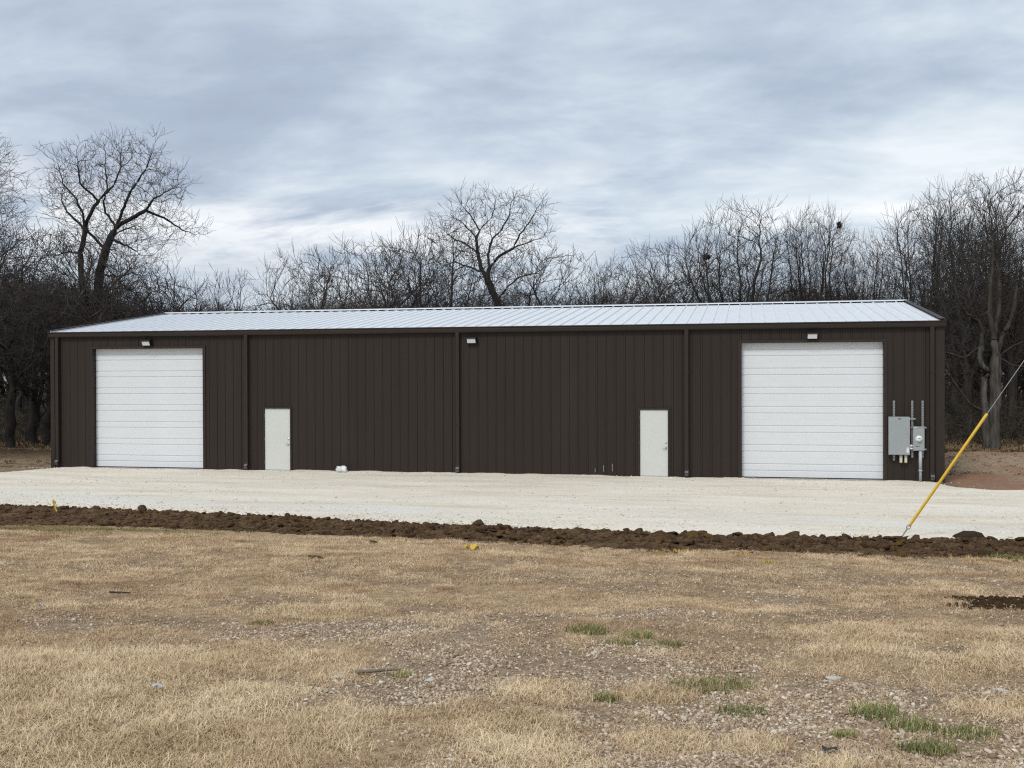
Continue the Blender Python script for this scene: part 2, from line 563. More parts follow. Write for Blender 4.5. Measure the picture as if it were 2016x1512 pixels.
def ground_material():
    mt = bpy.data.materials.new('field_ground')
    mt.use_nodes = True
    t = mt.node_tree
    p = t.nodes['Principled BSDF']
    p.inputs['Roughness'].default_value = .95
    p.inputs['Specular IOR Level'].default_value = .15
    at = N(t, 'ShaderNodeAttribute', attribute_name='soil_color')
    g = N(t, 'ShaderNodeNewGeometry')
    n = N(t, 'ShaderNodeTexNoise')
    n.inputs['Scale'].default_value = 9; n.inputs['Detail'].default_value = 9; n.inputs['Roughness'].default_value = .7
    L(t, g.outputs['Position'], n.inputs['Vector'])
    c = mixc(t, 1.0, at.outputs['Color'], ramp(t, n.outputs[0], [(.28, (.50, .48, .46)), (.72, (1.45, 1.45, 1.45))]), 'MULTIPLY')
    n2 = N(t, 'ShaderNodeTexNoise')
    n2.inputs['Scale'].default_value = 70; n2.inputs['Detail'].default_value = 4
    L(t, g.outputs['Position'], n2.inputs['Vector'])
    c = mixc(t, 1.0, c, ramp(t, n2.outputs[0], [(.3, (.6, .6, .6)), (.7, (1.35, 1.35, 1.35))]), 'MULTIPLY')
    L(t, c, p.inputs['Base Color'])
    b = N(t, 'ShaderNodeBump')
    b.inputs['Strength'].default_value = .8; b.inputs['Distance'].default_value = .03
    L(t, mathn(t, 'ADD', n.outputs[0], mathn(t, 'MULTIPLY', n2.outputs[0], .5)), b.inputs['Height'])
    L(t, b.outputs[0], p.inputs['Normal'])
    return mt


def grid_mesh(name, X, Y, Z):
    ny, nx = X.shape
    V = np.stack([X, Y, Z], -1).reshape(-1, 3)
    i = np.arange(nx - 1)[None, :] + nx * np.arange(ny - 1)[:, None]
    F = np.stack([i, i + 1, i + 1 + nx, i + nx], -1).reshape(-1, 4)
    return np_mesh(name, V, F)


def build_ground():
    xs = axis((-900, -100, 8), (-100, -20, 20), (-20, 8, 28), (8, 30, 200), (30, 44, 42), (44, 120, 19), (120, 900, 8))
    ys = axis((-300, -60, 8), (-60, -32, 14), (-32, -14, 190), (-14, 14, 56), (14, 60, 30), (60, 160, 20), (160, 1200, 8))
    X, Y = np.meshgrid(xs, ys)
    Z = gz(X, Y)
    me = grid_mesh('ground', X, Y, Z)
    c = ground_color(X.ravel(), Y.ravel())
    a = me.color_attributes.new('soil_color', 'FLOAT_COLOR', 'POINT')
    a.data.foreach_set('color', np.concatenate([c, np.ones((len(c), 1))], 1).astype(np.float32).ravel())
    o = link('ground', me, ground_material(), smooth=True)
    tag(o, kind='structure')


build_ground()


def gravel_material():
    mt = bpy.data.materials.new('crushed_limestone')
    mt.use_nodes = True
    t = mt.node_tree
    p = t.nodes['Principled BSDF']
    p.inputs['Roughness'].default_value = .95
    p.inputs['Specular IOR Level'].default_value = .1
    g = N(t, 'ShaderNodeNewGeometry')
    mp = N(t, 'ShaderNodeMapping')
    mp.inputs['Scale'].default_value = (.22, 1.0, 1)
    mp.inputs['Rotation'].default_value = (0, 0, R(3))
    L(t, g.outputs['Position'], mp.inputs[0])
    n = N(t, 'ShaderNodeTexNoise')
    n.inputs['Scale'].default_value = 1.1; n.inputs['Detail'].default_value = 8; n.inputs['Roughness'].default_value = .66
    L(t, mp.outputs[0], n.inputs['Vector'])
    c = ramp(t, n.outputs[0], [(.30, (.58, .51, .405)), (.44, (.685, .62, .51)), (.58, (.75, .69, .585)), (.72, (.79, .74, .645))])
    # blue-grey coarser stone towards the front of the yard
    sep = N(t, 'ShaderNodeSeparateXYZ'); L(t, g.outputs['Position'], sep.inputs[0])
    n3 = N(t, 'ShaderNodeTexNoise')
    n3.inputs['Scale'].default_value = .55; n3.inputs['Detail'].default_value = 6
    L(t, mp.outputs[0], n3.inputs['Vector'])
    front = mathn(t, 'SUBTRACT', 1.0, mathn(t, 'ABSOLUTE', mathn(t, 'MULTIPLY', mathn(t, 'ADD', sep.outputs[1], 9.3), .38)), clamp=True)
    f3 = mathn(t, 'MULTIPLY', front, mathn(t, 'MULTIPLY', mathn(t, 'SUBTRACT', n3.outputs[0], .42), 5.0, clamp=True))
    c = mixc(t, mathn(t, 'MULTIPLY', f3, .65), c, (.63, .63, .62))
    vo = N(t, 'ShaderNodeTexVoronoi')
    vo.inputs['Scale'].default_value = 26
    L(t, g.outputs['Position'], vo.inputs['Vector'])
    sp = N(t, 'ShaderNodeSeparateColor'); L(t, vo.outputs['Color'], sp.inputs[0])
    c = mixc(t, 1.0, c, ramp(t, sp.outputs[0], [(0, (.84, .83, .81)), (.25, (.97, .97, .96)), (1, (1.05, 1.05, 1.05))]), 'MULTIPLY')
    L(t, c, p.inputs['Base Color'])
    b = N(t, 'ShaderNodeBump')
    b.inputs['Strength'].default_value = .6; b.inputs['Distance'].default_value = .02
    L(t, mathn(t, 'ADD', sp.outputs[1], n.outputs[0]), b.inputs['Height'])
    L(t, b.outputs[0], p.inputs['Normal'])
    return mt


def build_yard():
    xs = axis((-50, -4, 46), (-4, 33, 260), (33, 70, 37))
    ts = np.linspace(0, 1, 70)
    xb = np.array([-50, -6, -1.5, -.6, -.1, .35, .9, 30.0, 30.6, 31.2, 32.3, 40, 70])
    yb = np.array([-4.5, -3.9, -2.9, -2.45, -1.2, -.1, .30, .30, -1.2, -1.75, -1.95, -2.3, -2.6])
    back = np.interp(xs, xb, yb)
    back = back + np.where((xs < .6) | (xs > 30.2), (fbm(xs * 1.3, xs * 0, 4, 4) - .5) * .5, 0)
    front = crest(xs) + .55 + (fbm(xs * 1.1, xs * 0 + 3, 8, 4) - .5) * .5
    X = np.broadcast_to(xs[None, :], (len(ts), len(xs))).copy()
    Y = front[None, :] * (1 - ts[:, None]) + back[None, :] * ts[:, None]
    Z = (fbm(X * .4, Y * .4, 2, 3) - .5) * .05 + (fbm(X * 2.2, Y * 2.2, 6, 3) - .5) * .02 - .01
    # loose material banked unevenly against the foot of the wall
    bank = sstep(-.55, -.1, Y) * np.where((X > .4) & (X < 30.3), 1, 0)
    Z = Z + bank * (fbm(X * 1.4, Y * 0 + 2, 44, 4) - .47) * .075 + bank * .012
    clear = np.maximum(sstep(1.3, 1.8, X) * (1 - sstep(5.8, 6.3, X)), sstep(24.2, 24.7, X) * (1 - sstep(28.7, 29.2, X)))
    clear = np.maximum(clear, sstep(8.1, 8.4, X) * (1 - sstep(9.2, 9.5, X)))
    clear = np.maximum(clear, sstep(21.0, 21.35, X) * (1 - sstep(22.2, 22.5, X)))
    Z = np.where(bank > 0, Z * (1 - bank * clear) + bank * clear * -.012, Z)
    edge = np.minimum(np.broadcast_to(ts[:, None], X.shape) / .05, 1)
    bedge = np.where((X < .4) | (X > 30.3), np.minimum((1 - ts[:, None]) / .04, 1), 1)
    Z = Z - (1 - edge) * .12 - (1 - bedge) * .10
    o = link('gravel_yard', grid_mesh('gravel_yard', X, Y, Z), gravel_material(), smooth=True)
    tag(o, kind='structure')


build_yard()


# ------------------------------------------------------------------ soil berm with clods
def berm_z(x, y):
    x = np.asarray(x, float); y = np.asarray(y, float)
    c, tt = crest(x), toe(x)
    far = c + .95
    mid = (c + tt) / 2 + .35
    up = sstep(far, mid + .3, y) if np.ndim(y) == 0 else np.clip((far - y) / (far - c + .2), 0, 1)
    up = up * up * (3 - 2 * up)
    dn = np.clip((y - tt + .1) / (c - tt + .1), 0, 1) ** .8
    h = .17 * up * np.where(y < c, dn, 1)
    h = h * (.75 + .5 * fbm(x * .8, y * .8, 71, 4)) + (fbm(x * 4, y * 4, 73, 3) - .5) * .10 * (up * dn > .02)
    return np.maximum(gz(x, y), -.06) + h - .015


def clod_variant(k, sub, seed):
    import bmesh
    r = np.random.default_rng(seed)
    bm = bmesh.new()
    bmesh.ops.create_icosphere(bm, subdivisions=sub, radius=1)
    s = r.uniform(.7, 1.25, 3)
    planes = [(Vector(r.normal(size=3)).normalized(), r.uniform(.45, .8)) for _ in range(7)]
    for v in bm.verts:
        p = v.co.copy()
        for n_, d_ in planes:
            e = p.dot(n_) - d_
            if e > 0:
                p -= n_ * e
        p *= 1 + r.uniform(-.09, .09)
        v.co = Vector((p.x * s[0] * 1.1, p.y * s[1] * 1.1, p.z * s[2] * .75))
    V = np.array([v.co[:] for v in bm.verts]); F = np.array([[v.index for v in f.verts] for f in bm.faces])
    bm.free()
    return V, F


def build_berm():
    xs = axis((-50, 2, 104), (2, 33, 330), (33, 60, 54))
    ts = np.linspace(0, 1, 34)
    X = np.broadcast_to(xs[None, :], (len(ts), len(xs))).copy()
    f = crest(xs) + 1.0; t_ = toe(xs) - .35 + (fbm(xs * 1.5, xs * 0, 14, 4) - .5) * .7
    Y = t_[None, :] * (1 - ts[:, None]) + f[None, :] * ts[:, None]
    Z = berm_z(X, Y)
    e = np.minimum(np.minimum(ts, 1 - ts) / .07, 1)[:, None]
    Z = Z * 1 - (1 - e) * .12
    berm = link('soil_berm', grid_mesh('soil_berm', X, Y, Z), M['clod'], smooth=True)
    tag(berm, kind='structure')
    var = [clod_variant(k, 2, 100 + k) for k in range(7)]
    meshes = []
    for k, (V, F) in enumerate(var):
        for mn in ('clod', 'clod_ochre', 'clod_pale'):
            me = np_mesh('clod', V, F)
            me.materials.append(M[mn])
            meshes.append(me)
    r = np.random.default_rng(11)
    # largest first: near, right-hand end of the berm
    n = 0
    while n < 300:
        x = 4 + 27.5 * r.random() ** .62
        c, tt = crest(x), toe(x)
        y = tt + (c + .15 - tt) * r.random()
        s = r.uniform(.05, .105) * (1.3 if r.random() < .2 else 1) * (.8 + .35 * min(1, max(0, (x - 8) / 14)))
        u = r.random()
        me = meshes[3 * r.integers(7) + (0 if u < .90 else 1)]
        if y > c - .1 and u > .93:
            me = meshes[3 * r.integers(7) + 2]
        o = link('clod', me, None, berm)
        o.location = (x, y, float(berm_z(np.array([x]), np.array([y]))[0]) + s * .26)
        o.rotation_euler = (r.uniform(-.5, .5), r.uniform(-.5, .5), r.uniform(0, 6.28))
        o.scale = (s * r.uniform(.8, 1.35), s * r.uniform(.8, 1.2), s * r.uniform(.6, 1.0))
        n += 1
    # the rest, too many to pick apart
    VV, FF, off = [], [], 0
    small = [clod_variant(k, 1, 300 + k) for k in range(8)]
    cnt = 15000
    for i in range(cnt):
        x = -8 + 42 * r.random() ** .8
        c, tt = crest(x), toe(x)
        y = tt - .35 + (c + .75 - tt) * r.random() + r.normal() * .12
        s = .012 + .062 * r.random() ** 2.0
        V, F = small[r.integers(8)]
        a = r.uniform(0, 6.28); ca, sa = math.cos(a), math.sin(a)
        sc = s * r.uniform(.7, 1.3, 3)
        W = V * sc
        tl = r.uniform(-.6, .6)
        W = np.stack([W[:, 0], W[:, 1] * math.cos(tl) - W[:, 2] * math.sin(tl), W[:, 1] * math.sin(tl) + W[:, 2] * math.cos(tl)], 1)
        W = np.stack([W[:, 0] * ca - W[:, 1] * sa, W[:, 0] * sa + W[:, 1] * ca, W[:, 2]], 1)
        W += (x, y, 0)
        VV.append(W); FF.append(F + off); off += len(V)
    V = np.concatenate(VV); F = np.concatenate(FF)
    ctr = V.reshape(cnt, -1, 3).mean(1)
    bz = berm_z(ctr[:, 0], ctr[:, 1])
    V[:, 2] += np.repeat(bz, V.shape[0] // cnt)
    o = link('soil_crumbs', np_mesh('soil_crumbs', V, F), M['clod'], berm)
    o['kind'] = 'stuff'
    # single lumps that lie apart
    for name, lab, cat, x, y, sc, rz, mk, var_i in (
            ('rock', 'dark pointed rock lying on the gravel edge right of the yellow guy guard', 'rock', 28.92, -12.55, (.30, .16, .15), .1, 'rock', 1),
            ('soil_lump', 'large dark lump of earth standing up on the berm below the left overhead door', 'soil lump', 10.85, -12.0, (.15, .12, .13), .5, 'clod', 2),
            ('soil_lump', 'small dark clod lying by itself on the dry grass near the berm', 'soil lump', 18.32, -17.0, (.10, .07, .05), .4, 'clod', 3),
            ('soil_lump', 'flat dark clod half sunk in the grass left of centre', 'soil lump', 18.52, -20.05, (.11, .07, .04), 0, 'clod', 4)):
        V, F = var[var_i]
        q = link(name, np_mesh(name, V, F), M[mk])
        zz = float(berm_z(np.array([x]), np.array([y]))[0]) if y > -14 else float(gz(x, y))
        if name == 'rock':
            zz = float(gz(x, y)) + .09
        q.location = (x, y, zz + sc[2] * .45)
        q.scale = sc; q.rotation_euler = (.1, .15, rz)
        tag(q, lab, cat)


build_berm()

# ------------------------------------------------------------------ steel building
LEN, DEP, EAVE, RIDGE_Y, RIDGE_Z = 30.49, 15.8, 4.86, 7.90, 5.965
OPEN = [(1.65, 5.98, 4.25), (8.29, 9.283, 2.155), (21.288, 22.227, 2.155), (24.50, 28.783, 4.245)]   # x0, x1, top
FT = .3048


def rib_profile(x0, x1, pitch=FT, phase=.10):
    """corrugation of the wall sheet: (x, y) from x0 to x1, ribs stand 30 mm proud towards -y"""
    pts = [(x0, 0.0)]
    k = math.floor((x0 - phase) / pitch) - 1
    while True:
        c = phase + k * pitch
        k += 1
        if c > x1 + .1:
            break
        for dx, y in ((-.034, 0), (-.016, -.022), (.016, -.022), (.034, 0), (.105, 0), (.113, -.004), (.127, -.004), (.135, 0), (.178, 0), (.186, -.004), (.200, -.004), (.208, 0)):
            X = c + dx
            if x0 + 1e-4 < X < x1 - 1e-4:
                pts.append((X, y))
    pts.append((x1, 0.0))
    pts.sort()
    return pts


def sheet(pts, tops, bottoms, tr):
    mb = MB()
    for i in range(len(pts) - 1):
        (xa, ya), (xb, yb_) = pts[i], pts[i + 1]
        for (b0, t0), (b1, t1) in zip(zip(bottoms(xa, xb), tops(xa, xb)), zip(bottoms(xa, xb), tops(xa, xb))):
            mb.add([tr(xa, ya, b0), tr(xb, yb_, b1), tr(xb, yb_, t1), tr(xa, ya, t0)], [(0, 1, 2, 3)])
    return mb


def build_building():
    root = empty('steel_building', (0, 0, 0))
    tag(root, 'long dark brown steel building with pale metal roof and white doors', 'building')
    # foundation slab
    MB().box(.01, LEN - .01, .012, DEP - .012, -.35, -.012).build('foundation', M['concrete'], root)
    # front wall: one sheet panel per 3 ft
    edges = [0.0]
    while edges[-1] + 3 * FT < LEN - .2:
        edges.append(edges[-1] + 3 * FT)
    edges[-1] = LEN if LEN - edges[-1] < .3 else edges[-1]
    if edges[-1] < LEN:
        edges.append(LEN)
    for a, b in zip(edges[:-1], edges[1:]):
        pts = rib_profile(a, b)
        for x0, x1, _ in OPEN:
            for xx in (x0, x1):
                if a < xx < b:
                    ys_ = np.interp(xx, [p[0] for p in pts], [p[1] for p in pts])
                    pts.append((xx, float(ys_)))
        pts.sort()
        mb = MB()
        for (xa, ya), (xb, yb_) in zip(pts[:-1], pts[1:]):
            if xb - xa < 1e-6:
                continue
            xm = (xa + xb) / 2
            z0 = -.05
            for x0, x1, tp in OPEN:
                if x0 < xm < x1:
                    z0 = tp
            mb.add([(xa, ya, z0), (xb, yb_, z0), (xb, yb_, 4.80), (xa, ya, 4.80)], [(0, 1, 2, 3)])
        mb.build('wall_panel', M['bronze'], root)
    # rear and gable walls
    for name, tr, ln, gable in (('rear_wall', lambda u, d, z: (u, DEP - d, z), LEN, False),
                                ('gable_wall', lambda u, d, z: (0 + d * .9, u, z), DEP, True),
                                ('gable_wall', lambda u, d, z: (LEN - d * .9, u, z), DEP, True)):
        pts = rib_profile(0, ln)
        mb = MB()
        for (xa, ya), (xb, yb_) in zip(pts[:-1], pts[1:]):
            ta = 4.80 + ((RIDGE_Z - EAVE) * (1 - abs(xa - RIDGE_Y) / RIDGE_Y) if gable else 0)
            tb = 4.80 + ((RIDGE_Z - EAVE) * (1 - abs(xb - RIDGE_Y) / RIDGE_Y) if gable else 0)
            mb.add([tr(xa, ya, -.05), tr(xb, yb_, -.05), tr(xb, yb_, tb), tr(xa, ya, ta)], [(0, 1, 2, 3)])
        mb.build(name, M['bronze'], root)
    # base trim strip along the foot of the front wall
    segs = [0.0] + [v for o in OPEN for v in o[:2]] + [LEN]
    # corner trims
    MB().box(-.045, .115, -.045, -.034, -.05, 4.70).box(-.045, -.034, -.034, .115, -.05, 4.70).build('corner_trim', M['bronze_trim'], root)
    MB().box(LEN - .20, LEN + .045, -.045, -.034, -.05, 4.70).box(LEN + .034, LEN + .045, -.034, .115, -.05, 4.70).build('corner_trim', M['bronze_trim'], root)

    # roof: seamed panels, ridge cap, rake and eave trims
    roof = empty('roof'); roof.parent = root
    eave_y, sl = -.13, (RIDGE_Z - EAVE) / (RIDGE_Y + .13)
    W = LEN / 75
    pl = MB()
    prof = [(0, .0), (.016, .040), (.038, .040), (.054, 0), (.054 + (W - .054) * .33, 0), (.054 + (W - .054) * .36, .006), (.054 + (W - .054) * .40, 0),
            (.054 + (W - .054) * .62, 0), (.054 + (W - .054) * .66, .006), (.054 + (W - .054) * .70, 0), (W, 0)]
    pb = [(x, y - .02) for x, y in prof]

    def roof_pt(x, h, s, side):
        y = eave_y + s * (RIDGE_Y - eave_y) if side == 0 else DEP + .13 + s * (RIDGE_Y - DEP - .13)
        z = EAVE + s * (RIDGE_Z - EAVE) + h
        return (x, y, z)
    pm = {}
    for side in (0, 1):
        mb = MB()
        n = len(prof)
        v = [roof_pt(x, h, 0, side) for x, h in prof] + [roof_pt(x, h, 1, side) for x, h in prof]
        mb.add(v, [(i, i + 1, n + i + 1, n + i) for i in range(n - 1)])
        # turned-down end at the eave
        v2 = [roof_pt(x, h, 0, side) for x, h in prof] + [roof_pt(x, -.03, 0, side) for x, h in prof]
        mb.add(v2, [(i, n + i, n + i + 1, i + 1) for i in range(n - 1)])
        for i in range(75):
            if i == 0:
                o = mb.build('roof_panel', M['galv'], roof); pm[side] = o
            else:
                o = pm[side].copy(); COL.objects.link(o); o.parent = roof
            o.location.x = i * W
    # ridge cap: two shallow wings standing on the seams
    cap = MB()
    cap.prism([(RIDGE_Y - .22, RIDGE_Z - .22 * sl + .075), (RIDGE_Y, RIDGE_Z + .085), (RIDGE_Y + .22, RIDGE_Z - .22 * sl + .075), (RIDGE_Y + .22, RIDGE_Z - .22 * sl + .052), (RIDGE_Y, RIDGE_Z + .07), (RIDGE_Y - .22, RIDGE_Z - .22 * sl + .052)], 'x', -.02, LEN + .02)
    cap.build('ridge_cap', M['galv'], roof)
    cl = MB().box(0, LEN, RIDGE_Y - .10, RIDGE_Y + .10, RIDGE_Z - .02, RIDGE_Z + .05)
    cl.build('ridge_closure', M['rubber'], roof)
    for xa, xb in ((-.06, .10), (LEN - .10, LEN + .06)):
        for side in (0, 1):
            mb = MB()
            q = []
            for s in (0, 1):
                for h0, h1 in ((.062, .075),):
                    q += [roof_pt(xa, h1, s, side), roof_pt(xb, h1, s, side), roof_pt(xb, h0, s, side), roof_pt(xa, h0, s, side)]
            mb.add(q, [(0, 1, 5, 4), (1, 2, 6, 5), (2, 3, 7, 6), (3, 0, 4, 7), (0, 3, 2, 1), (4, 5, 6, 7)])
            xo = xa if xa < 1 else xb - .012
            q = []
            for s in (0, 1):
                q += [roof_pt(xo, .062, s, side), roof_pt(xo + .012, .062, s, side), roof_pt(xo + .012, -.14, s, side), roof_pt(xo, -.14, s, side)]
            mb.add(q, [(0, 1, 5, 4), (1, 2, 6, 5), (2, 3, 7, 6), (3, 0, 4, 7), (0, 3, 2, 1), (4, 5, 6, 7)])
            mb.build('rake_trim', M['bronze_trim'], roof)
    # gutter along the front eave
    g = MB()
    gp = [(-.035, 4.855), (-.040, 4.68), (-.135, 4.68), (-.155, 4.71), (-.160, 4.80), (-.150, 4.815), (-.172, 4.835), (-.175, 4.868), (-.160, 4.872), (-.158, 4.845), (-.135, 4.83), (-.145, 4.72), (-.130, 4.695), (-.050, 4.695), (-.047, 4.85)]
    g.prism(gp, 'x', -.07, LEN + .07)
    gut = g.build('gutter', M['bronze_trim'], root)
    for xe in (-.072, LEN + .062):
        MB().box(xe, xe + .010, -.172, -.036, 4.682, 4.862).build('end_cap', M['bronze_trim'], gut)
    MB().box(.0, LEN, -.033, -.002, 4.66, 4.83).build('eave_trim', M['bronze_trim'], root)
    # downspouts
    for x, zb in ((.27, .10), (7.67, .07), (15.27, .07), (22.80, .06), (30.17, .05)):
        d = MB()
        d.box(x - .062, x + .062, -.145, -.045, zb + .16, 4.682, .012)
        ds = d.build('downspout', M['bronze_trim'], root)
        el = MB()
        p = [(-.145, zb + .20), (-.047, zb + .20), (-.047, zb + .10), (-.075, zb + .02), (-.17, zb - .02), (-.215, zb + .06), (-.155, zb + .12)]
        el.prism(p, 'x', x - .066, x + .066)
        el.build('elbow', M['bronze_trim'], ds)
        mo = MB()
        mo.prism([(-.220, zb + .055), (-.176, zb - .018), (-.180, zb - .024), (-.226, zb + .056)], 'x', x - .058, x + .058)
        mo.prism([(-.158, zb + .135), (-.214, zb + .070), (-.219, zb + .073), (-.162, zb + .140)], 'x', x - .056, x + .056)
        mo.build('outlet', M['outlet'], ds)
        for zz in (1.6, 3.3):
            MB().box(x - .075, x + .075, -.150, -.036, zz, zz + .035).build('strap', M['bronze_trim'], ds)

    # overhead doors
    for (x0, x1, tp) in (OPEN[0], OPEN[3]):
        do = empty('overhead_door', (0, 0, 0)); do.parent = root
        rec = .17
        hs = tp / 7
        w0, w1 = x0 + .012, x1 - .012
        zb = .022
        hs = (tp - zb) / 7
        prof = [(rec + .045, .0002), (rec, .0004), (rec, hs / 3 - .026), (rec + .019, hs / 3 - .020), (rec + .019, hs / 3 - .008), (rec, hs / 3 + .020),
                (rec, hs * 2 / 3 - .020), (rec + .019, hs * 2 / 3 - .014), (rec + .019, hs * 2 / 3 - .002), (rec, hs * 2 / 3 + .026), (rec, hs - .0004), (rec + .045, hs - .0002)]
        mb = MB().prism(prof, 'x', w0, w1)
        first = None
        for k in range(7):
            if first is None:
                first = mb.build('section', M['door_white'], do); o = first
            else:
                o = first.copy(); COL.objects.link(o); o.parent = do
            o.location.z = zb + k * hs
        MB().box(w0, w1, rec + .005, rec + .04, -.010, zb - .001).build('bottom_seal', M['rubber'], do)
        j = MB()
        j.box(x0 - .10, x0, -.036, rec + .06, -.05, tp + .0)
        j.build('jamb', M['bronze_trim'], do)
        j = MB(); j.box(x1, x1 + .10, -.036, rec + .06, -.05, tp + .0); j.build('jamb', M['bronze_trim'], do)
        j = MB(); j.box(x0 - .10, x1 + .10, -.037, rec + .06, tp + .001, tp + .085); j.build('header', M['bronze_trim'], do)
        MB().box(x0 - .02, x1 + .02, -.30, rec + .05, -.30, -.010).build('threshold', M['concrete'], do)
        MB().box(x0, x1, rec + .2, rec + .21, -.05, tp + .05).build('backing', M['black'], do)
    # man doors
    for i, (x0, x1, tp) in enumerate((OPEN[1], OPEN[2])):
        do = empty('entry_door', (0, 0, 0)); do.parent = root
        f = MB()
        f.box(x0 - .035, x0 + .022, -.040, .10, -.05, tp + .035)
        f.box(x1 - .022, x1 + .035, -.040, .10, -.05, tp + .035)
        f.box(x0 + .022, x1 - .022, -.0395, .10, tp - .020, tp + .034)
        f.build('frame', M['bronze_trim'], do)
        d0, d1 = x0 + .026, x1 - .026
        MB().box(d0, d1, -.004, .040, .012, tp - .024, .004).build('leaf', M['man_white'], do)
        MB().box(x0 + .023, x1 - .023, -.03, .09, -.05, .008).build('threshold', M['zinc'], do)
        hx = d1 - .065
        hnd = MB()
        hnd.tube([(hx, -.003, .92), (hx, -.018, .92)], .034, 16).tube([(hx, -.018, .92), (hx, -.060, .92)], .013, 10)
        hnd.tube([(hx, -.060, .92), (hx - .05, -.064, .918), (hx - .115, -.060, .912)], [.013, .012, .010], 10)
        hnd.build('handle', M['steel'], do, True)
        db = MB()
        db.tube([(hx, -.003, 1.08), (hx, -.016, 1.08), (hx, -.026, 1.08)], [.032, .032, .024], 16)
        db.build('deadbolt', M['steel'], do, True)
        for zz in (.22, 1.02, 1.84):
            MB().tube([(d0 - .004, -.012, zz), (d0 - .004, -.012, zz + .10)], .009, 8).box(d0 - .012, d0 + .014, -.008, -.0045, zz, zz + .10).build('hinge', M['steel'], do)
    # pale scuffs near the foot of the wall left of the right entry door
    for x, za, zb2 in ((19.86, .10, .22), (20.14, .12, .33), (20.42, .14, .38)):
        MB().box(x - .008, x + .004, -.0335, -.0312, za, zb2).build('scuff', M['lgrey_pvc'], root)
    return root


build_building()


# ------------------------------------------------------------------ wall lights
def wall_light(x, z, label):
    t = empty('wall_light', (x, -.031, z))
    tag(t, label, 'wall light', 'flood lights on the front wall')
    h = MB()
    h.prism([(0, -.13), (0, .11), (-.06, .115), (-.19, .06), (-.195, .03), (-.17, .02), (-.10, -.12), (-.07, -.13)], 'x', -.165, .165)
    h.build('housing', M['black'], t)
    l = MB()
    l.prism([(-.176, .018), (-.109, -.112), (-.103, -.109), (-.168, .021)], 'x', -.140, .140)
    l.build('lens', M['lens'], t)
    MB().box(-.05, .05, .002, .03, -.06, .06).build('mounting_plate', M['black'], t)


wall_light(3.86, 4.47, 'black wall light with white lens above the left overhead door')
wall_light(15.76, 4.44, 'black wall light beside the middle downspout, no door beneath it')
wall_light(26.66, 4.47, 'black wall light with white lens above the right overhead door')


